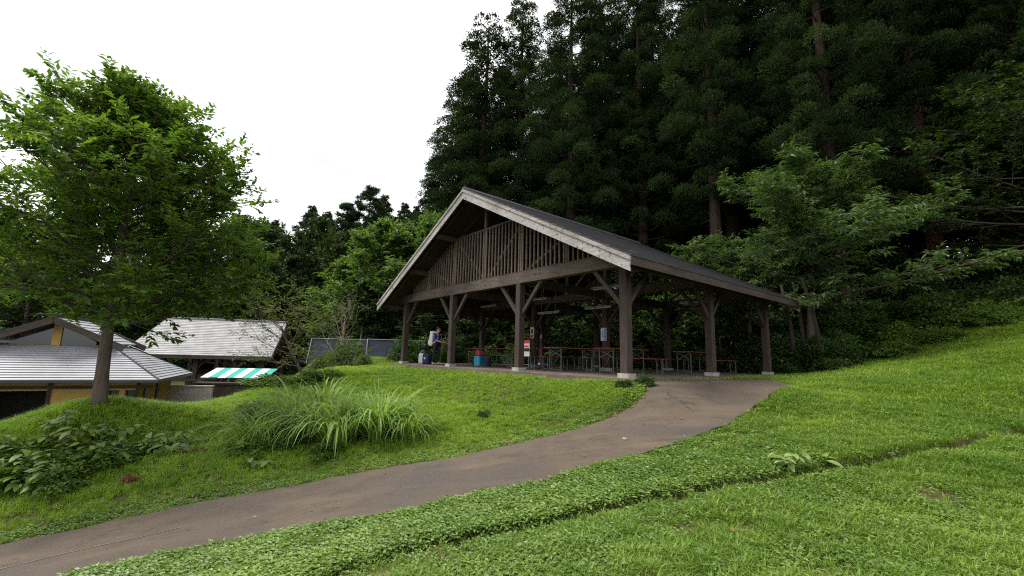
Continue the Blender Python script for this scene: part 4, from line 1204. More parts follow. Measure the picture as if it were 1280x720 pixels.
# ------------------------------------------------------------------ broadleaf trees
def broadleaf(seed, H, zb, env, n_limb, n_sub, n_twig, n_leaf, leaf, tr, mat, bark, elev=(0.15, 1.05), flat=0.0, droop=0.15, twig_len=0.4, sub_f=0.38, upt=0.25, trunk_top=0.85, lean=(0, 0), leaf_prob=1.0, fold=0.25, spread=0.7):
    rg = np.random.default_rng(seed)
    m = MB()
    hs = np.linspace(-0.4, H * trunk_top, 12)
    q = np.clip(hs / H, 0, 1)
    tx = lean[0] * q + 0.10 * np.sin(q * 5 + seed) * q
    ty = lean[1] * q + 0.10 * np.cos(q * 4 + seed) * q - 0.10 * q
    rr = tr * (1 - 0.86 * q) ** 0.9
    rr[0] *= 1.5; rr[1] *= 1.12
    m.tube(np.stack([tx, ty, hs], 1), rr, 10)
    C, D, Uu, TT = [], [], [], []
    for i in range(n_limb):
        f = (i + rg.random()) / n_limb
        zs = zb * H + (H * trunk_top - zb * H) * f ** 0.95
        az = i * 2.399 + rg.normal() * 0.35
        el = elev[0] + (elev[1] - elev[0]) * f ** 1.3 + rg.normal() * 0.12
        s = zs / H
        L = env(az, min(1.0, s + 0.10)) * rg.uniform(0.80, 1.05) / max(0.55, math.cos(el))
        L = min(L, (H * 1.02 - zs) / max(0.15, math.sin(max(el, 0.05)))) if el > 0.2 else L
        for _ in range(12):
            ze = zs + L * math.sin(el) * (1 + 0.1 * upt)
            if ze > H * 1.0 or L * math.cos(el) > env(az, min(1.0, ze / H)) * 1.1: L *= 0.9
        L = max(L, 0.35)
        base = np.array([np.interp(zs, hs, tx), np.interp(zs, hs, ty), zs])
        d0 = np.array([math.cos(az) * math.cos(el), math.sin(az) * math.cos(el), math.sin(el)])
        t = np.linspace(0, 1, 7)
        bend = rg.normal(size=3) * 0.10 * L; bend[2] = abs(bend[2]) * 0.3 + upt * 0.25 * L
        P = base + d0 * L * t[:, None] + bend * (t ** 2)[:, None]
        r0 = max(0.012, np.interp(zs, hs, rr) * 0.36)
        m.tube(P, r0 * (1 - 0.85 * t), 6, cap=False)
        for j in range(n_sub):
            st = 0.12 + 0.88 * (j + rg.random()) / n_sub
            b = np.array([np.interp(st, t, P[:, k]) for k in range(3)])
            tang = unit(P[min(6, int(st * 6) + 1)] - P[max(0, int(st * 6) - 1)])
            sd = rnd_dir(rg, 1)[0]; sd[2] = sd[2] * (1 - flat) + 0.12
            d1 = unit(tang * 0.75 + sd * spread + np.array([0, 0, 0.18]))
            if flat: d1[2] *= (1 - flat * 0.7)
            l1 = L * sub_f * (1.15 - 0.6 * st) * rg.uniform(0.7, 1.2) + 0.15
            tt = np.linspace(0, 1, 4)
            S = b + d1 * l1 * tt[:, None] + np.array([0, 0, 1.0]) * (upt * 0.12 - droop * 0.12) * l1 * (tt ** 2)[:, None]
            m.tube(S, r0 * 0.32 * (1 - 0.8 * tt) + 0.002, 4, cap=False)
            for k in range(n_twig):
                sk = 0.2 + 0.8 * (k + rg.random()) / n_twig
                b2 = b + d1 * l1 * sk
                sd = rnd_dir(rg, 1)[0]; sd[2] *= (1 - flat)
                d2 = unit(d1 * 0.6 + sd * 0.75 + np.array([0, 0, upt * 0.5 - droop * 0.3]))
                l2 = twig_len * rg.uniform(0.6, 1.25)
                if k % 2 == 0: m.tube([b2, b2 + d2 * l2], [0.005, 0.002], 3, cap=False)
                if rg.random() > leaf_prob: continue
                nl = n_leaf
                u_ = (np.arange(nl) + rg.random(nl)) / nl
                alt = np.where(np.arange(nl) % 2 == 0, 1.0, -1.0)[:, None]
                side = unit(np.cross(d2, [0, 0, 1.0]))
                cc = b2 + d2 * (l2 * (0.15 + 0.95 * u_))[:, None]
                dd = unit(d2 * 0.65 + side * alt * 0.8 + rg.normal(size=(nl, 3)) * 0.28 - np.array([0, 0, droop]))
                C.append(cc); D.append(dd)
                Uu.append(np.array([0, 0, 1.0]) + rg.normal(size=(nl, 3)) * 0.45)
                TT.append(np.clip(rg.normal(0.45, 0.16) + rg.normal(0, 0.16, nl), 0, 1))
    C = np.concatenate(C); D = np.concatenate(D); Uu = np.concatenate(Uu)
    n = len(C)
    V, T = leaf_mesh(C, D, Uu, rg.uniform(0.7, 1.2, n) * leaf[0], rg.uniform(0.75, 1.15, n) * leaf[1], fold)
    crown = mesh_np("crown", V, T, mat, tint=np.repeat(np.concatenate(TT), 4), link_it=False)
    return crown, m.build("trunk", bark, link_it=False, smooth=True)

# the near tree on the left bank
def env_hero(az, s):
    r = 2.42 * math.sin(math.pi * min(1, max(0.0, (s + 0.02) / 1.04)) ** 0.8) ** 0.6
    return max(0.5, r)
hero = broadleaf(5, 6.75, 0.24, env_hero, 60, 12, 8, 13, (0.15, 0.066), 0.125, M['hero'], M['bark'], (0.18, 1.25), 0.1, 0.12, 0.40, 0.40, 0.4, 0.86, (-0.25, 0.15), 0.85)
place_tree("broadleaf_tree", hero, -8.58, 9.35, gz(-8.58, 9.35) - 0.02, 0.6, 1.0, "near broadleaf tree with a leaning grey trunk on the left bank", "tree")
# more crowns behind it on the left
def env_round(R, lo=0.1):
    return lambda az, s: max(0.3, R * math.sin(math.pi * min(1, max(0.02, (s - lo) / (1.03 - lo))) ** 0.8) ** 0.7)
B1t = broadleaf(8, 8.0, 0.06, env_round(3.5, -0.1), 36, 11, 6, 10, (0.27, 0.15), 0.2, M['bright'], M['bark'], (0.0, 1.1), 0.2, 0.2, 0.5)
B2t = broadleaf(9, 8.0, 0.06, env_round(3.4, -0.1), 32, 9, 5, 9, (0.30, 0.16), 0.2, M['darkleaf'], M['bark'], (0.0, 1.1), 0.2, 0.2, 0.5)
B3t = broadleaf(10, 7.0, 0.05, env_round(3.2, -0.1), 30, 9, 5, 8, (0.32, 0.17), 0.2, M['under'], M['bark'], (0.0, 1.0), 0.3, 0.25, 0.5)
def bl(meshes, x, y, s, lb, rz=0.0, gp=None, dz=0.0, name="broadleaf_tree"):
    return place_tree(name, meshes, x, y, gz(x, y) + dz, rz, s, lb, "tree", gp)
bl(B1t, -9.3, 33.5, (1.35, 1.35, 1.35), "big bright green bushy tree left of the pavilion roof's low corner", 1.0)
bl(B1t, -6.3, 34.0, (1.15, 1.15, 1.42), "bright green bushy tree touching the left slope of the pavilion roof", 2.2)
bl(B1t, -13.0, 35.0, (1.1, 1.1, 1.05), "bright green bushy tree behind the two grey tents", 4.0)
bl(B2t, -10.4, 30.5, (0.75, 0.75, 0.7), "dark bushy tree directly behind the left grey tent", 0.3)
bl(B2t, -5.9, 30.0, (0.8, 0.8, 0.62), "dark bushy tree behind the left front post of the pavilion", 3.0)
bl(B1t, -31.0, 33.0, (0.9, 0.9, 0.85), "yellow green tree behind the ochre house roof", 0.7)
bl(B1t, -27.5, 36.0, (0.6, 0.6, 0.62), "small yellow green tree between the ochre house and the grey shelter", 2.7)
bl(B3t, -35.0, 27.0, (0.9, 0.9, 0.7), "pale green tree at the left edge behind the ochre house", 2.0)
LG = "dark trees massed behind the shelter and the house"
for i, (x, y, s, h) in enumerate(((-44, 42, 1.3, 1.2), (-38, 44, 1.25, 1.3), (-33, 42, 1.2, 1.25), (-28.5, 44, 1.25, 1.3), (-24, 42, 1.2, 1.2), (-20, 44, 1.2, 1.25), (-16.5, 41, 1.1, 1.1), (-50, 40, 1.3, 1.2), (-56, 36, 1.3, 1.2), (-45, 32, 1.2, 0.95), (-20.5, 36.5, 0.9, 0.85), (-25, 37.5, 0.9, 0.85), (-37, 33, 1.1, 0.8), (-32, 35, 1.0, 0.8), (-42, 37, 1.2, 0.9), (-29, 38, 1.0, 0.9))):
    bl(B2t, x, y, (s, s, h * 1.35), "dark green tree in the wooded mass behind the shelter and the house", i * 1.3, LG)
# understorey seen through and beside the pavilion
UG = "shaded leafy trees crowding behind the pavilion"
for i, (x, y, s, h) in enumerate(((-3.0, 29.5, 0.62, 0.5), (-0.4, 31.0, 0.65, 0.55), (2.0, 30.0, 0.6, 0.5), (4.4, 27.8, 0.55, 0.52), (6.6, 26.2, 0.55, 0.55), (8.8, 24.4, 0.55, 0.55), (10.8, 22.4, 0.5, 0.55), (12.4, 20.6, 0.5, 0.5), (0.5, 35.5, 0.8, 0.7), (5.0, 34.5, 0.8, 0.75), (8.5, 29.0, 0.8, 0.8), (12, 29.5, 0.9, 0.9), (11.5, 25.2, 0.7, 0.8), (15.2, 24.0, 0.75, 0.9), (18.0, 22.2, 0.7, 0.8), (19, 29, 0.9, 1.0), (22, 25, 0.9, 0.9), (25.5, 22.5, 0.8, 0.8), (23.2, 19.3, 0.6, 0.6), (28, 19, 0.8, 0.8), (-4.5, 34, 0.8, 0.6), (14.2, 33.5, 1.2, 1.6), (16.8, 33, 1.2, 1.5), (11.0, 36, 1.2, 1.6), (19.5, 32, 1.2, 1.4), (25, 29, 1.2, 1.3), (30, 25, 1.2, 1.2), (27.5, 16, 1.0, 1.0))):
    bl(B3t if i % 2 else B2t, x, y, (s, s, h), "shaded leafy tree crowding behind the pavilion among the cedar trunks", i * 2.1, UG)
# layered tree right of the pavilion, dark maple far right
def env_layer(az, s): return 4.7 * (0.55 + 0.45 * math.sin(az * 3 + s * 17)) * (1.15 - 0.55 * max(0, s - 0.5)) * (1 if s > 0.2 else 0.7)
LAY = broadleaf(21, 8.4, 0.25, env_layer, 30, 12, 8, 12, (0.26, 0.075), 0.16, M['layer'], M['bark'], (0.05, 0.75), 0.72, 0.42, 0.5, 0.40, 0.35, 0.8, (0.3, -0.5))
bl(LAY, 12.75, 18.6, (1.06, 1.06, 1.07), "light green tree with flat layered sprays right of the pavilion roof", 0.4)
LAY2 = broadleaf(23, 6.4, 0.25, env_layer, 22, 10, 8, 12, (0.26, 0.075), 0.12, M['layer'], M['bark'], (0.05, 0.6), 0.72, 0.42, 0.5, 0.40, 0.35, 0.8, (0.0, -0.4))
bl(LAY2, 10.9, 19.9, (0.78, 0.78, 1.0), "lower light green layered tree touching the pavilion's right eave", 2.0)
MAP = broadleaf(25, 10.5, 0.22, env_round(5.2, 0.0), 40, 12, 7, 12, (0.19, 0.10), 0.2, M['darkleaf'], M['bark'], (-0.05, 0.95), 0.5, 0.3, 0.5, 0.42, 0.3)
bl(MAP, 21.8, 16.9, (1.0, 1.0, 0.95), "dark fine leaved tree overhanging the lawn at the right edge", 0.8)
# thin stems with a white marker beside the layered tree
def stem(x, y, lean, h, r, lb, band=False):
    t = tag(empty("young_trunk", (x, y, gz(x, y))), lb, "tree", "thin trunks at the forest edge right of the pavilion")
    z = np.linspace(-0.3, h, 8)
    MB().tube(np.stack([lean * z / h + 0.06 * np.sin(z), 0.05 * np.cos(z * 1.3), z], 1), r * (1 - 0.5 * np.maximum(z, 0) / h), 8).build("trunk", M['bark_dark'], t, smooth=True)
    if band:
        zz = np.array([0.72, 0.90])
        MB().tube(np.stack([lean * zz / h + 0.06 * np.sin(zz), 0.05 * np.cos(zz * 1.3), zz], 1), r * 1.12, 8).build("marker_band", M['white'], t)
stem(12.2, 17.0, -0.6, 3.6, 0.10, "thin trunk at the forest edge carrying a white marker band", True)
stem(11.75, 17.4, -0.25, 3.6, 0.09, "middle one of three thin trunks, left of the white banded trunk")
stem(11.25, 17.3, -0.3, 3.6, 0.11, "leftmost of three thin trunks, nearest the pavilion's far post")

# bare branched shrub between shelter and tents
SH = broadleaf(41, 3.1, 0.10, env_round(1.9, -0.2), 14, 7, 5, 6, (0.10, 0.042), 0.06, M['dryleaf'], M['bark'], (0.1, 1.0), 0.3, 0.2, 0.34, 0.42, 0.3, 0.6, (-1.7, -0.1), 0.85)
bl(SH, -6.9, 15.0, (1.0, 1.0, 1.0), "sparse olive leaved tree with bent trunk on the bank before the shelter", 0.0, None, -0.1)
SH2 = broadleaf(43, 3.8, 0.05, env_round(1.5, -0.2), 12, 6, 4, 4, (0.10, 0.04), 0.06, M['dryleaf'], M['bark_pale'], (0.7, 1.3), 0.0, 0.2, 0.3, 0.42, 0.3, 0.6, (0.1, 0), 0.22)
bl(SH2, -8.2, 21.0, (1.0, 1.0, 0.95), "nearly leafless pale branched tree in front of the left grey tent", 0.5)

# ------------------------------------------------------------------ low shrubs and undergrowth
def bush_mesh(seed, rx, ry, h, n, leaf, mat, droop=0.15):
    rg = np.random.default_rng(seed)
    nd = rnd_dir(rg, n); nd[:, 2] = np.abs(nd[:, 2])
    lob = 1 + 0.22 * np.sin(3 * np.arctan2(nd[:, 1], nd[:, 0]) + seed) + 0.18 * np.sin(7 * nd[:, 0] + 5 * nd[:, 2])
    rad = rg.uniform(0.45, 1.0, n) ** 0.5 * lob
    C = nd * rad[:, None] * np.array([rx, ry, h])
    D = unit(nd * np.array([1, 1, 0.5]) + rg.normal(size=(n, 3)) * 0.55 - np.array([0, 0, droop]))
    V, T = leaf_mesh(C, D, np.array([0, 0, 1.0]) + rg.normal(size=(n, 3)) * 0.4, rg.uniform(0.7, 1.2, n) * leaf[0], rg.uniform(0.75, 1.2, n) * leaf[1])
    tint = np.clip(0.2 + 0.35 * rg.random(n) + 0.25 * np.sin(9 * C[:, 0] / rx + 2) * np.sin(8 * C[:, 1] / ry), 0, 1)
    cr = mesh_np("foliage", V, T, mat, tint=np.repeat(tint, 4), link_it=False)
    m = MB()
    for k in range(9):
        d = rnd_dir(rg, 1)[0]; d[2] = abs(d[2]) + 0.3
        m.tube([(0, 0, -0.1), tuple(d * np.array([rx, ry, h]) * 0.4), tuple(d * np.array([rx, ry, h]) * 0.85)], [0.016, 0.01, 0.004], 4, cap=False)
    return cr, m.build("stems", M['bark'], link_it=False)
BU = [bush_mesh(51, 0.8, 0.7, 0.75, 2600, (0.13, 0.07), M['under']), bush_mesh(52, 0.9, 0.7, 0.6, 2600, (0.16, 0.08), M['under']), bush_mesh(53, 0.6, 0.6, 1.0, 2400, (0.12, 0.06), M['darkleaf'])]
M['midleaf'] = leaf_mat('bank_weed_leaves', (0.045, 0.095, 0.016), (0.125, 0.190, 0.034), 0.35, 0.5, spec=0.3)
BK = [bush_mesh(55 + i, 0.85, 0.7, 0.6, 1700, (0.14, 0.075), M['midleaf']) for i in range(3)]
BB = bush_mesh(54, 0.8, 0.7, 0.8, 2600, (0.12, 0.065), M['bright'])
def bush(me, x, y, s, rz, lb, gp=None, dz=0.0):
    t = tag(empty("shrub", (x, y, gz(x, y) + dz), rz), lb, "shrub", gp)
    t.scale = s if hasattr(s, '__len__') else (s, s, s)
    for nm, m_ in zip(("foliage", "stems"), me): link(bpy.data.objects.new(nm, m_), t)
SG = "leafy shrubs along the dark forest edge of the lawn"
edge = [(10.6, 16.6), (11.6, 16.2), (12.6, 16.5), (13.6, 16.6), (14.6, 16.5), (15.6, 16.4), (16.6, 16.2), (17.6, 16.0), (18.8, 15.6), (20.0, 15.2), (21.2, 14.8), (22.4, 14.2)]
for i, (x, y) in enumerate(edge):
    for k, (dx, dy, s) in enumerate(((0, 0, 0.85), (0.3, 1.0, 1.25), (0.1, 2.3, 1.7), (0.5, 4.0, 2.0))):
        if i < 2 and k > 2: continue
        bush((BK if k < 2 and i > 3 else BU)[(i + k) % 3], x + dx + 0.3 * math.sin(i * 3 + k), y + dy + 0.3 * math.cos(i * 2.3), (s, s, s * (0.75 + 0.1 * (i % 3))), i * 1.7 + k, "leafy green shrub in the undergrowth along the dark forest edge of the lawn", SG)
bk = "low shrubs behind the pavilion floor"
for i, (b, a_) in enumerate(((10.6, 1.0), (10.9, 3.2), (11.0, 5.4), (10.8, 7.5), (10.9, 9.6), (10.6, 11.8), (8.6, 14.2), (6.2, 14.4), (3.8, 14.3), (1.6, 14.6), (11.6, -0.6))):
    x, y = pav_world(b, a_)
    bush(BU[i % 3], x, y, (1.3, 1.3, 1.5), i * 1.1, "dark leafy shrub close behind the pavilion floor", bk)
bush(BB, -7.55, 20.3, (0.95, 0.95, 1.35), 0.4, "bright leafy bush in front of the left grey tent")
bush(BB, -8.6, 20.6, (1.0, 0.9, 1.0), 2.4, "bright leafy bush left of the tents, beside the bare pale tree")
bush(BB, -6.6, 19.6, (0.55, 0.5, 0.6), 1.4, "small bright tuft bush at the foot of the tents")
bush(BU[0], -5.0, 22.4, (0.55, 0.5, 0.7), 1.0, "green bush between the pavilion's left front post and the grey bags")
bush(BK[1], -7.4, 14.3, (1.2, 0.9, 0.45), 0.2, "leafy bush on the crest of the bank below the sparse olive tree")
bush(BB, -6.4, 14.6, (1.1, 0.8, 0.42), 1.2, "yellow green bush at the right end of the bank crest")
bush(BK[1], -6.2, 11.2, (1.0, 0.8, 0.55), 2.2, "dark leafy bush left of the tall grass clumps, high on the bank")
bush(BK[0], -4.4, 8.75, (0.75, 0.5, 0.45), 0.7, "leafy bush at the lower left foot of the tall grass clumps")
bush(BK[2], -3.3, 8.35, (0.6, 0.45, 0.32), 1.9, "leafy bush in front of the tall grass clumps near the road")
bush(BU[0], 3.05, 9.95, (0.30, 0.28, 0.30), 1.9, "small weedy bush at the corner between road and pavilion floor")
bush(BU[1], 2.6, 9.95, (0.30, 0.26, 0.20), 0.9, "low weed left of the bush at the pavilion's front corner")
bush(BU[0], -0.55, 9.9, (0.22, 0.2, 0.20), 0.4, "tiny dark weed alone on the grassy slope before the pavilion")

# ------------------------------------------------------------------ tall grass clumps
M['reed'] = leaf_mat("tall_grass_blade", (0.085, 0.165, 0.028), (0.240, 0.350, 0.085), 0.4, 0.45, spec=0.25)
def reed_mesh(seed, n, L0, spread):
    rg = np.random.default_rng(seed)
    seg = 7
    az = rg.random(n) * 6.283
    root = np.stack([np.cos(az), np.sin(az), np.zeros(n)], 1) * (rg.random(n) ** 0.6 * 0.22)[:, None]
    out_ = np.stack([np.cos(az + rg.normal(0, 0.5, n)), np.sin(az + rg.normal(0, 0.5, n)), np.zeros(n)], 1)
    L = L0 * rg.uniform(0.55, 1.1, n)
    el0 = rg.uniform(1.1, 1.5, n)
    bend = rg.uniform(1.3, 2.9, n) * spread
    wd = rg.uniform(0.010, 0.019, n)
    P = [root]
    for s in range(seg):
        t = (s + 0.5) / seg
        el = el0 - bend * t ** 1.6
        d = out_ * np.cos(el)[:, None] + np.array([0, 0, 1.0]) * np.sin(el)[:, None]
        P.append(P[-1] + d * (L / seg)[:, None])
    P = np.stack(P, 1)
    side = np.stack([-out_[:, 1], out_[:, 0], np.zeros(n)], 1)
    wv = wd[:, None] * np.array([0.7, 1, 1, 1, 0.9, 0.75, 0.45, 0.05])[None]
    A = P + side[:, None] * wv[..., None]; B = P - side[:, None] * wv[..., None]
    V = np.stack([A, B], 2).reshape(-1, 3)
    k = (np.arange(n)[:, None] * (seg + 1) + np.arange(seg)[None]).ravel() * 2
    Q = np.stack([k, k + 1, k + 3, k + 2], 1)
    tint = np.repeat(np.clip(rg.normal(0.5, 0.22, n), 0, 1), (seg + 1) * 2)
    return mesh_np("blades", V, Q, M['reed'], tint=tint, link_it=False, smooth=True)
RE = [reed_mesh(61, 210, 1.6, 1.1), reed_mesh(62, 190, 1.45, 1.2), reed_mesh(63, 160, 1.65, 0.9)]
RG_ = "arching tall grass clumps on the bank"
for (x, y, k, s, lb) in ((-1.95, 8.75, 1, 0.62, "rightmost tall grass clump, small and arching towards the road"), (-2.6, 8.9, 2, 0.80, "upright tall grass clump second from the right"), (-3.25, 8.65, 0, 0.85, "big arching grass clump in front, nearest the road"),
                         (-3.05, 9.4, 1, 0.8, "tall grass clump behind the big arching one"), (-4.0, 9.3, 0, 0.8, "tall grass clump in the middle of the bank's grasses"), (-4.7, 9.9, 2, 0.85, "tall grass clump high on the bank, right of the dark bush"),
                         (-5.0, 9.1, 1, 0.7, "tall grass clump at the left end of the row"), (-4.5, 10.9, 2, 0.85, "tall grass clump farthest up the bank"), (-5.3, 10.2, 0, 0.7, "tall grass clump beside the dark bush on the bank"), (-2.5, 9.5, 2, 0.6, "thin tall grass tuft behind the upright clump")):
    t = tag(empty("tall_grass_clump", (x, y, gz(x, y) - 0.03), x * 5), lb, "tall grass", RG_)
    t.scale = (s * 1.25, s * 1.25, s * 1.2)
    link(bpy.data.objects.new("blades", RE[k]), t)

# ------------------------------------------------------------------ large leaved weeds: each leaf a part
def big_leaf(L, Wd, mat):
    k = 5
    t = np.linspace(0, 1, k)
    wv = np.array([0.12, 0.85, 1.0, 0.66, 0.02]) * Wd / 2
    z = -0.30 * L * t ** 2
    V = []
    for i in range(k):
        V += [(t[i] * L, -wv[i], z[i] + 0.18 * wv[i]), (t[i] * L, 0, z[i]), (t[i] * L, wv[i], z[i] + 0.18 * wv[i])]
    Q = []
    for i in range(k - 1):
        a = i * 3
        Q += [(a, a + 3, a + 4, a + 1), (a + 1, a + 4, a + 5, a + 2)]
    return mesh_np("leaf", np.array(V), np.array(Q), mat, tint=np.full(len(V), 0.5), link_it=False, smooth=True)
def big_leaf_mat(name, c1, c2, spec):
    m = leaf_mat(name, c1, c2, 0.3, 0.42, spec=spec)
    nt = m.node_tree
    oi = nt.nodes.new("ShaderNodeObjectInfo")
    for l in list(nt.links):
        if l.from_node.type == 'ATTRIBUTE':
            nt.links.new(oi.outputs["Random"], l.to_socket)
    return m
M['weedleaf'] = big_leaf_mat("weed_leaf", (0.060, 0.120, 0.016), (0.155, 0.225, 0.036), 0.3)
M['paleleaf'] = big_leaf_mat("pale_weed_leaf", (0.13, 0.20, 0.05), (0.24, 0.32, 0.11), 0.4)
KL = [big_leaf(0.20, 0.11, M['weedleaf']), big_leaf(0.15, 0.085, M['weedleaf'])]
PL = [big_leaf(0.17, 0.095, M['paleleaf']), big_leaf(0.125, 0.07, M['paleleaf'])]
def weed(x, y, h, r, n, seed, leaves, lb, gp=None, name="broad_leaved_weed"):
    rg = np.random.default_rng(seed)
    t = tag(empty(name, (x, y, gz(x, y) - 0.02), 0), lb, "weed", gp)
    m = MB()
    ns = max(3, n // 7)
    lv = []
    for s in range(ns):
        az = rg.random() * 6.283
        R = r * rg.random() ** 0.6
        hh = h * rg.uniform(0.7, 1.1) * (1 - 0.35 * R / r)
        tt = np.linspace(0, 1, 5)
        P = np.stack([np.cos(az) * R * tt ** 0.8, np.sin(az) * R * tt ** 0.8, hh * tt - 0.10 * h * tt ** 3], 1)
        m.tube(P, 0.007 * (1.2 - tt), 4, cap=False)
        for k in range(n // ns):
            f = 0.35 + 0.65 * (k + 0.5) / (n // ns)
            p = [np.interp(f, tt, P[:, i]) for i in range(3)]
            lv.append((p, az + (1 if k % 2 else -1) * rg.uniform(0.3, 1.5), rg.uniform(-0.25, 0.4), rg.uniform(0.75, 1.15)))
    m.build("stems", M['under'], t)
    for i, (p, az, pit, s) in enumerate(lv):
        o = link(bpy.data.objects.new("leaf", leaves[i % 2]), t)
        o.location = p
        o.rotation_euler = (rg.normal() * 0.25, pit, az)
        o.scale = (s, s, s)
KG = "broad leaved weeds on the left bank"
for i, (x, y, sx) in enumerate(((-7.3, 8.0, 0.9), (-8.0, 7.5, 0.9), (-7.2, 7.4, 0.7), (-8.5, 7.9, 0.8), (-8.4, 6.9, 0.8))):
    bush(BK[i % 3], x, y, (sx, sx * 0.8, 0.45), i * 1.3, "low bush tangled among the broad leaved weeds on the left bank", "low bushes among the weeds on the left bank")
for i, (x, y, h, r, n) in enumerate(((-6.6, 8.9, 0.5, 0.5, 49), (-7.6, 8.5, 0.55, 0.5, 49), (-7.1, 8.0, 0.6, 0.5, 49), (-7.9, 8.2, 0.6, 0.5, 49), (-7.65, 7.45, 0.6, 0.5, 49), (-8.45, 7.3, 0.6, 0.5, 49), (-8.3, 8.4, 0.6, 0.5, 49), (-9.1, 7.9, 0.6, 0.5, 42))):
    weed(x, y, h, r, n, 170 + i, KL, "broad leaved weed inside the dense weed patch on the left bank", KG)
for i, (x, y, h, r, n, lb) in enumerate(((-6.35, 8.6, 0.55, 0.50, 42, "broad leaved weed at the right end of the weed patch on the left bank"), (-6.95, 8.4, 0.60, 0.50, 42, "second broad leaved weed from the right end of the patch"), (-6.9, 7.75, 0.50, 0.45, 42, "broad leaved weed at the front of the patch, lowest on the right"),
                                         (-7.5, 7.9, 0.60, 0.50, 42, "broad leaved weed in the middle of the left bank patch"), (-7.4, 7.2, 0.55, 0.45, 42, "broad leaved weed nearest the road in the left bank patch"), (-8.1, 7.5, 0.60, 0.5, 42, "broad leaved weed left of the middle of the patch"),
                                         (-8.0, 6.9, 0.55, 0.45, 36, "broad leaved weed at the lower left of the patch by the frame edge"), (-8.6, 7.9, 0.6, 0.5, 36, "broad leaved weed at the upper left of the patch by the frame edge"), (-4.3, 7.95, 0.3, 0.4, 28, "low broad leaved weed left of the leafy bush, near the road"), (-5.1, 8.5, 0.35, 0.4, 28, "low broad leaved weed between the tall grass and the weed patch"))):
    weed(x, y, h, r, n, 70 + i, KL, lb, KG)
weed(3.42, 5.42, 0.30, 0.26, 34, 90, PL, "pale big leaved plant growing over the ditch in the lawn", None, "pale_leaved_plant")
weed(3.85, 5.52, 0.18, 0.20, 14, 91, PL, "smaller pale leaved plant just right of the big one over the ditch", None, "pale_leaved_plant")

# dead branch on the bank, stone and twigs on the road
def dead_branch(x, y, rz, L, lb):
    rg = np.random.default_rng(int(abs(x * 100)))
    t = tag(empty("dead_branch", (x, y, gz(x, y) + 0.02), rz), lb, "branch")
    m = MB().tube([(0, 0, 0.02), (L * 0.5, 0.03, 0.09), (L, 0, 0.05)], [0.015, 0.012, 0.005], 6)
    for k in range(6):
        a = L * (0.2 + 0.12 * k)
        m.tube([(a, 0, 0.07), (a + 0.12, (-1) ** k * 0.12, 0.09 + 0.03 * rg.random())], [0.006, 0.002], 4)
    m.build("wood", M['bark_red'], t)
    n = 70
    C = np.stack([rg.uniform(0, L, n), rg.normal(0, 0.06, n), rg.uniform(0.04, 0.13, n)], 1)
    V, T = leaf_mesh(C, rnd_dir(rg, n), rnd_dir(rg, n), np.full(n, 0.07), np.full(n, 0.035))
    mesh_np("dry_leaves", V, T, M['dryred'], t)
M['dryred'] = plain_mat("dry_red_leaf", (0.12, 0.055, 0.034), 0.8, 0, 0.4, 20, 0.1, 0)
dead_branch(-6.1, 8.3, 0.9, 0.5, "reddish brown dead branch lying on the grass of the left bank")
dead_branch(-6.15, 7.35, 0.5, 0.16, "small dry twig lying in the grass near the road")
def stone(x, y, s, lb):
    V, Q = soft_box(s, s * 0.7, s * 0.4)
    o = tag(mesh_np("stone", V, Q, M['footing'], smooth=True), lb, "stone")
    o.location = (x, y, gz(x, y) + 0.035 + s * 0.12)
    o.rotation_euler = (0.1, 0.1, x)
stone(1.93, 7.45, 0.09, "small pale stone lying on the asphalt path")
stone(-3.1, 5.72, 0.035, "tiny pale pebble on the lower part of the asphalt path")

# ------------------------------------------------------------------ lawn and bank grass: tufts set on the ground by geometry nodes
M['turf'] = leaf_mat("lawn_blade", (0.082, 0.158, 0.020), (0.222, 0.312, 0.050), 0.35, 0.5, inst=True, spec=0.3)
M['clover'] = leaf_mat("clover_leaf", (0.080, 0.150, 0.024), (0.210, 0.300, 0.064), 0.28, 0.45, inst=True, spec=0.4)
M['bankgrass'] = leaf_mat("bank_blade", (0.095, 0.185, 0.020), (0.255, 0.365, 0.046), 0.4, 0.5, inst=True, spec=0.3)
TUFTS = bpy.data.collections.new("tuft_sources")
def tuft_blades(name, seed, n, L, wd, rad, mat, lean=0.7):
    rg = np.random.default_rng(seed)
    az = rg.random(n) * 6.283
    root = np.stack([np.cos(az), np.sin(az), np.zeros(n)], 1) * (rg.random(n) * rad)[:, None]
    root[:, 2] -= 0.01
    o_ = np.stack([np.cos(az + rg.normal(0, .8, n)), np.sin(az + rg.normal(0, .8, n)), np.zeros(n)], 1)
    ln = L * rg.uniform(0.5, 1.15, n)[:, None]
    k = rg.uniform(0.15, lean, n)[:, None]
    z = np.array([0, 0, 1.0])
    p1 = root + (o_ * k * 0.35 + z) * ln * 0.5
    p2 = p1 + (o_ * k * 1.5 + z * (1 - k * 0.75)) * ln * 0.5
    s = np.stack([-o_[:, 1], o_[:, 0], np.zeros(n)], 1) * (wd * rg.uniform(0.7, 1.2, n))[:, None]
    V = np.stack([root + s, root - s, p1 + s * 0.8, p1 - s * 0.8, p2], 1).reshape(-1, 3)
    i = np.arange(n)[:, None] * 5
    Q = i + np.array([[0, 1, 3, 2]]); T = i + np.array([[2, 3, 4]])
    me = mesh_np(name, V, [Q, T], mat, link_it=False)
    ob = bpy.data.objects.new(name, me)
    TUFTS.objects.link(ob)
    return ob
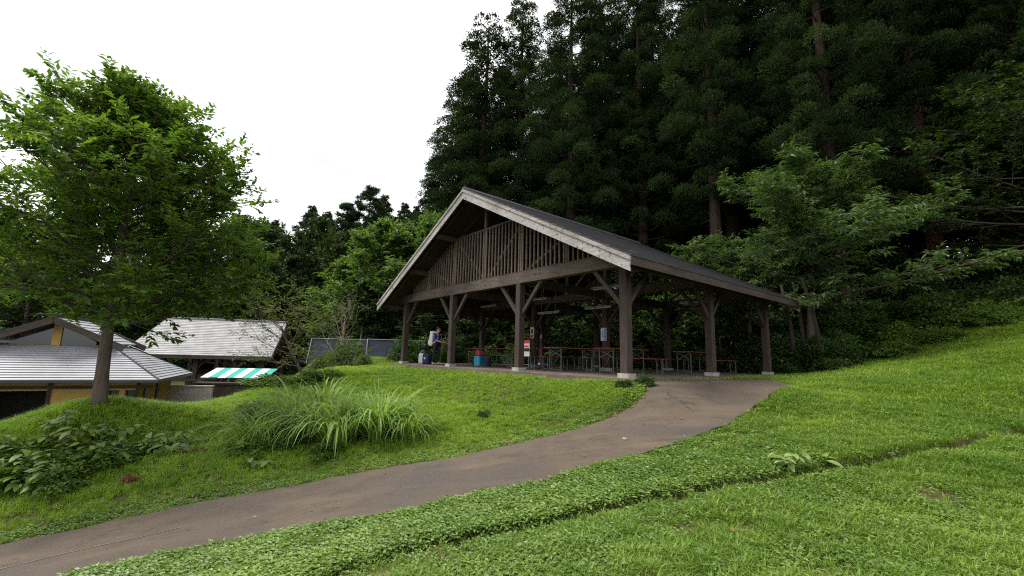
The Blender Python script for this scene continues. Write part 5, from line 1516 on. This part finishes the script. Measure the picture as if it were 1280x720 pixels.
def tuft_leaves(name, seed, n, L, wd, rad, h, mat):
    rg = np.random.default_rng(seed)
    az = rg.random(n) * 6.283
    R = rad * rg.random(n) ** 0.5
    C = np.stack([np.cos(az) * R, np.sin(az) * R, h * rg.uniform(0.15, 1, n)], 1)
    a2 = az + rg.normal(0, 0.9, n)
    D = unit(np.stack([np.cos(a2), np.sin(a2), rg.uniform(-0.25, 0.45, n)], 1))
    V, T = leaf_mesh(C, D, np.array([0, 0, 1.0]) + rg.normal(size=(n, 3)) * 0.3, L * rg.uniform(0.7, 1.2, n), wd * rg.uniform(0.7, 1.2, n), 0.3)
    ob = bpy.data.objects.new(name, mesh_np(name, V, T, mat, link_it=False))
    TUFTS.objects.link(ob)
    return ob
def scatter(name, label, pts, tint, scale, sources, seed):
    """one object of points; each point carries a tuft through geometry nodes"""
    rg = np.random.default_rng(seed)
    n = len(pts)
    idx = rg.integers(0, len(sources), n)
    me = bpy.data.meshes.new(name)
    me.vertices.add(n)
    me.vertices.foreach_set("co", pts.astype(np.float32).ravel())
    for an, ty, val in (("tint", 'FLOAT', tint), ("sz", 'FLOAT', scale), ("idx", 'INT', idx), ("spin", 'FLOAT', rg.random(n) * 6.283)):
        me.attributes.new(an, ty, 'POINT').data.foreach_set("value", np.asarray(val, dtype=np.int32 if ty == 'INT' else np.float32))
    o = link(bpy.data.objects.new(name, me))
    tag(o, label, name.replace("_", " "), None, "stuff")
    g = bpy.data.node_groups.new(name + "_scatter", 'GeometryNodeTree')
    g.interface.new_socket("Geometry", in_out='INPUT', socket_type='NodeSocketGeometry')
    g.interface.new_socket("Geometry", in_out='OUTPUT', socket_type='NodeSocketGeometry')
    gi, go = g.nodes.new("NodeGroupInput"), g.nodes.new("NodeGroupOutput")
    join = g.nodes.new("GeometryNodeJoinGeometry")
    def attr(nm, ty):
        a = g.nodes.new("GeometryNodeInputNamedAttribute"); a.data_type = ty; a.inputs["Name"].default_value = nm
        return a.outputs["Attribute"]
    cmb = g.nodes.new("ShaderNodeCombineXYZ")
    g.links.new(attr("spin", 'FLOAT'), cmb.inputs["Z"])
    for k, src in enumerate(sources):
        oi = g.nodes.new("GeometryNodeObjectInfo")
        oi.inputs["Object"].default_value = src
        oi.inputs["As Instance"].default_value = True
        cmp_ = g.nodes.new("FunctionNodeCompare"); cmp_.data_type = 'INT'; cmp_.operation = 'EQUAL'
        g.links.new(attr("idx", 'INT'), cmp_.inputs[2]); cmp_.inputs[3].default_value = k
        ip = g.nodes.new("GeometryNodeInstanceOnPoints")
        g.links.new(gi.outputs[0], ip.inputs["Points"])
        g.links.new(cmp_.outputs["Result"], ip.inputs["Selection"])
        g.links.new(oi.outputs["Geometry"], ip.inputs["Instance"])
        g.links.new(cmb.outputs["Vector"], ip.inputs["Rotation"])
        g.links.new(attr("sz", 'FLOAT'), ip.inputs["Scale"])
        g.links.new(ip.outputs["Instances"], join.inputs[0])
    g.links.new(join.outputs[0], go.inputs[0])
    md = o.modifiers.new("scatter", 'NODES')
    md.node_group = g
    return o

def vnoise(x, y, f, seed):
    """smooth value noise on a lattice"""
    rg = np.random.default_rng(seed)
    G = rg.random((256, 256))
    xs, ys = x * f + 1000, y * f + 1000
    xi, yi = np.floor(xs).astype(int), np.floor(ys).astype(int)
    fx, fy = xs - xi, ys - yi
    fx, fy = fx * fx * (3 - 2 * fx), fy * fy * (3 - 2 * fy)
    g = lambda a, b: G[a % 256, b % 256]
    return (g(xi, yi) * (1 - fx) + g(xi + 1, yi) * fx) * (1 - fy) + (g(xi, yi + 1) * (1 - fx) + g(xi + 1, yi + 1) * fx) * fy

def terrain_z(x, y):
    """height of the built ground sheet (bilinear on its grid)"""
    i = np.clip(np.searchsorted(gx, x) - 1, 0, nx - 2); j = np.clip(np.searchsorted(gy, y) - 1, 0, ny - 2)
    fx = (x - gx[i]) / (gx[i + 1] - gx[i]); fy = (y - gy[j]) / (gy[j + 1] - gy[j])
    return (GZ[j, i] * (1 - fx) + GZ[j, i + 1] * fx) * (1 - fy) + (GZ[j + 1, i] * (1 - fx) + GZ[j + 1, i + 1] * fx) * fy

def make_grass():
    rg = np.random.default_rng(99)
    X, Y = [], []
    for (x0, x1, y0, y1, n) in ((-4, 7, 1.6, 6.5, 52000), (-11, 13, 3, 11, 80000), (-14, 19, 9, 17, 72000), (-16, 24, 15, 26, 36000)):
        X.append(rg.uniform(x0, x1, n)); Y.append(rg.uniform(y0, y1, n))
    x, y = np.concatenate(X), np.concatenate(Y)
    m = (np.abs(x) < 1.38 * y + 1.6) & ~inside(x, y, ROAD_POLY)
    b, a_ = to_pav(x, y)
    m &= ~((b > -0.66) & (b < B_END + 0.8) & (a_ > -0.6) & (a_ < A_END + 0.66))
    x, y = x[m], y[m]
    dr, _ = seg_dist(x, y, [(p[0], p[1], 0) for p in RL[::6]])
    dr2, _ = seg_dist(x, y, [(p[0], p[1], 0) for p in RR[::6]])
    dd, _ = seg_dist(x, y, DITCH)
    dy = np.array(DITCH)
    below = y < np.interp(x, dy[:, 0], dy[:, 1])
    rr = np.array([(p[0], p[1]) for p in RR]); o = np.argsort(rr[:, 0])
    front = (y < np.interp(x, rr[o, 0], rr[o, 1])) | (x > 6.6)
    strip = front & ~below
    patch = vnoise(x, y, 1.1, 1) * 0.6 + vnoise(x, y, 3.1, 2) * 0.4
    bare = vnoise(x, y, 0.9, 3) * 0.55 + vnoise(x, y, 2.6, 4) * 0.45
    keep = ~((bare > 0.56) & (rg.random(len(x)) < np.clip((bare - 0.55) * 5, 0, 0.80)) & below)
    keep &= ~((dd < 0.125) & (rg.random(len(x)) < 0.93))
    u_ = rg.random(len(x))
    z = terrain_z(x, y)
    P = np.stack([x, y, z], 1)
    cl_p = np.where(strip, np.clip(1.0 - (x - 1.0) / 4.0, 0.10, 0.97), np.where(below, np.clip(0.10 + 1.5 * (patch - 0.42), 0.06, 0.6), 0.10))
    cl_p = np.where(~front & (dr < 0.4), 0.75, cl_p)
    isc = (u_ < cl_p) & keep
    isl = (~isc) & front & keep
    isb = (~isc) & ~front & keep
    tone = vnoise(x, y, 0.55, 8) * 0.6 + vnoise(x, y, 2.2, 9) * 0.45 - 0.12
    T = np.clip(tone + 0.06 + rg.normal(0, 0.2, len(x)), 0, 1)
    dist = np.hypot(x, y)
    far = np.clip(dist / 9.0, 0.85, 1.5)
    cs = [tuft_leaves("clover_tuft_a", 1, 11, 0.058, 0.040, 0.085, 0.065, M['clover']), tuft_leaves("clover_tuft_b", 2, 10, 0.066, 0.036, 0.09, 0.075, M['clover']), tuft_leaves("weed_rosette", 3, 8, 0.085, 0.036, 0.05, 0.05, M['clover'])]
    ls = [tuft_blades("lawn_tuft_a", 4, 20, 0.075, 0.0034, 0.07, M['turf'], 1.0), tuft_blades("lawn_tuft_b", 5, 14, 0.120, 0.0042, 0.06, M['turf'], 1.1), tuft_blades("lawn_tuft_c", 6, 24, 0.045, 0.0030, 0.08, M['turf'], 1.0)]
    bs = [tuft_blades("bank_tuft_a", 7, 22, 0.15, 0.0042, 0.09, M['bankgrass'], 1.1), tuft_blades("bank_tuft_b", 8, 20, 0.11, 0.0040, 0.09, M['bankgrass'], 1.1), tuft_blades("bank_tuft_c", 9, 18, 0.21, 0.0045, 0.07, M['bankgrass'], 1.2)]
    cs_scale = rg.uniform(0.7, 1.25, len(x)) * np.where(strip & (x < 4), 0.86, 0.70) * np.clip(far, 0.85, 1.1)
    scatter("clover", "low round leaved clover and weeds between path and lawn", P[isc], T[isc], cs_scale[isc], cs, 1)
    sl = rg.uniform(0.7, 1.3, len(x)) * far
    scatter("lawn_grass", "short mown grass of the lawn in front and to the right", P[isl], T[isl], sl[isl], ls, 2)
    sb = rg.uniform(0.6, 1.2, len(x)) * np.where(to_pav(x, y)[0] > -3.2, 0.5, np.where(dr < 0.9, 0.55, 0.72)) * np.clip(far, 0.9, 1.3)
    scatter("bank_grass", "longer bright grass covering the bank between path, pavilion and house", P[isb], np.clip(T[isb] + 0.08, 0, 1), sb[isb], bs, 3)
make_grass()
def litter():
    rg = np.random.default_rng(5)
    m = leaf_mat("fallen_leaf", (0.07, 0.04, 0.024), (0.17, 0.105, 0.055), 0.1, 0.8, inst=True, spec=0.1)
    src = [tuft_leaves("fallen_leaf_a", 21, 2, 0.055, 0.03, 0.05, 0.035, m), tuft_leaves("fallen_leaf_b", 22, 1, 0.045, 0.028, 0.02, 0.03, m), tuft_leaves("dead_stalk", 23, 3, 0.09, 0.006, 0.04, 0.03, m)]
    x, y = rg.uniform(-9, 11, 2600), rg.uniform(2, 13, 2600)
    rd = inside(x, y, ROAD_POLY)
    bare = vnoise(x, y, 0.9, 3) * 0.55 + vnoise(x, y, 2.6, 4) * 0.45
    k = (np.abs(x) < 1.38 * y + 1.6) & np.where(rd, rg.random(2600) < 0.12, rg.random(2600) < np.clip((bare - 0.40) * 4, 0.05, 1))
    b, a_ = to_pav(x, y)
    k &= ~((b > -0.7) & (a_ > -0.7))
    x, y, rd = x[k], y[k], rd[k]
    z = np.where(rd, base_h(x, y) + 0.037, terrain_z(x, y) + 0.015)
    scatter("leaf_litter", "dry brown leaves and stalks lying scattered on the lawn and path", np.stack([x, y, z], 1), rg.random(len(x)), rg.uniform(0.7, 1.2, len(x)), src, 6)
litter()
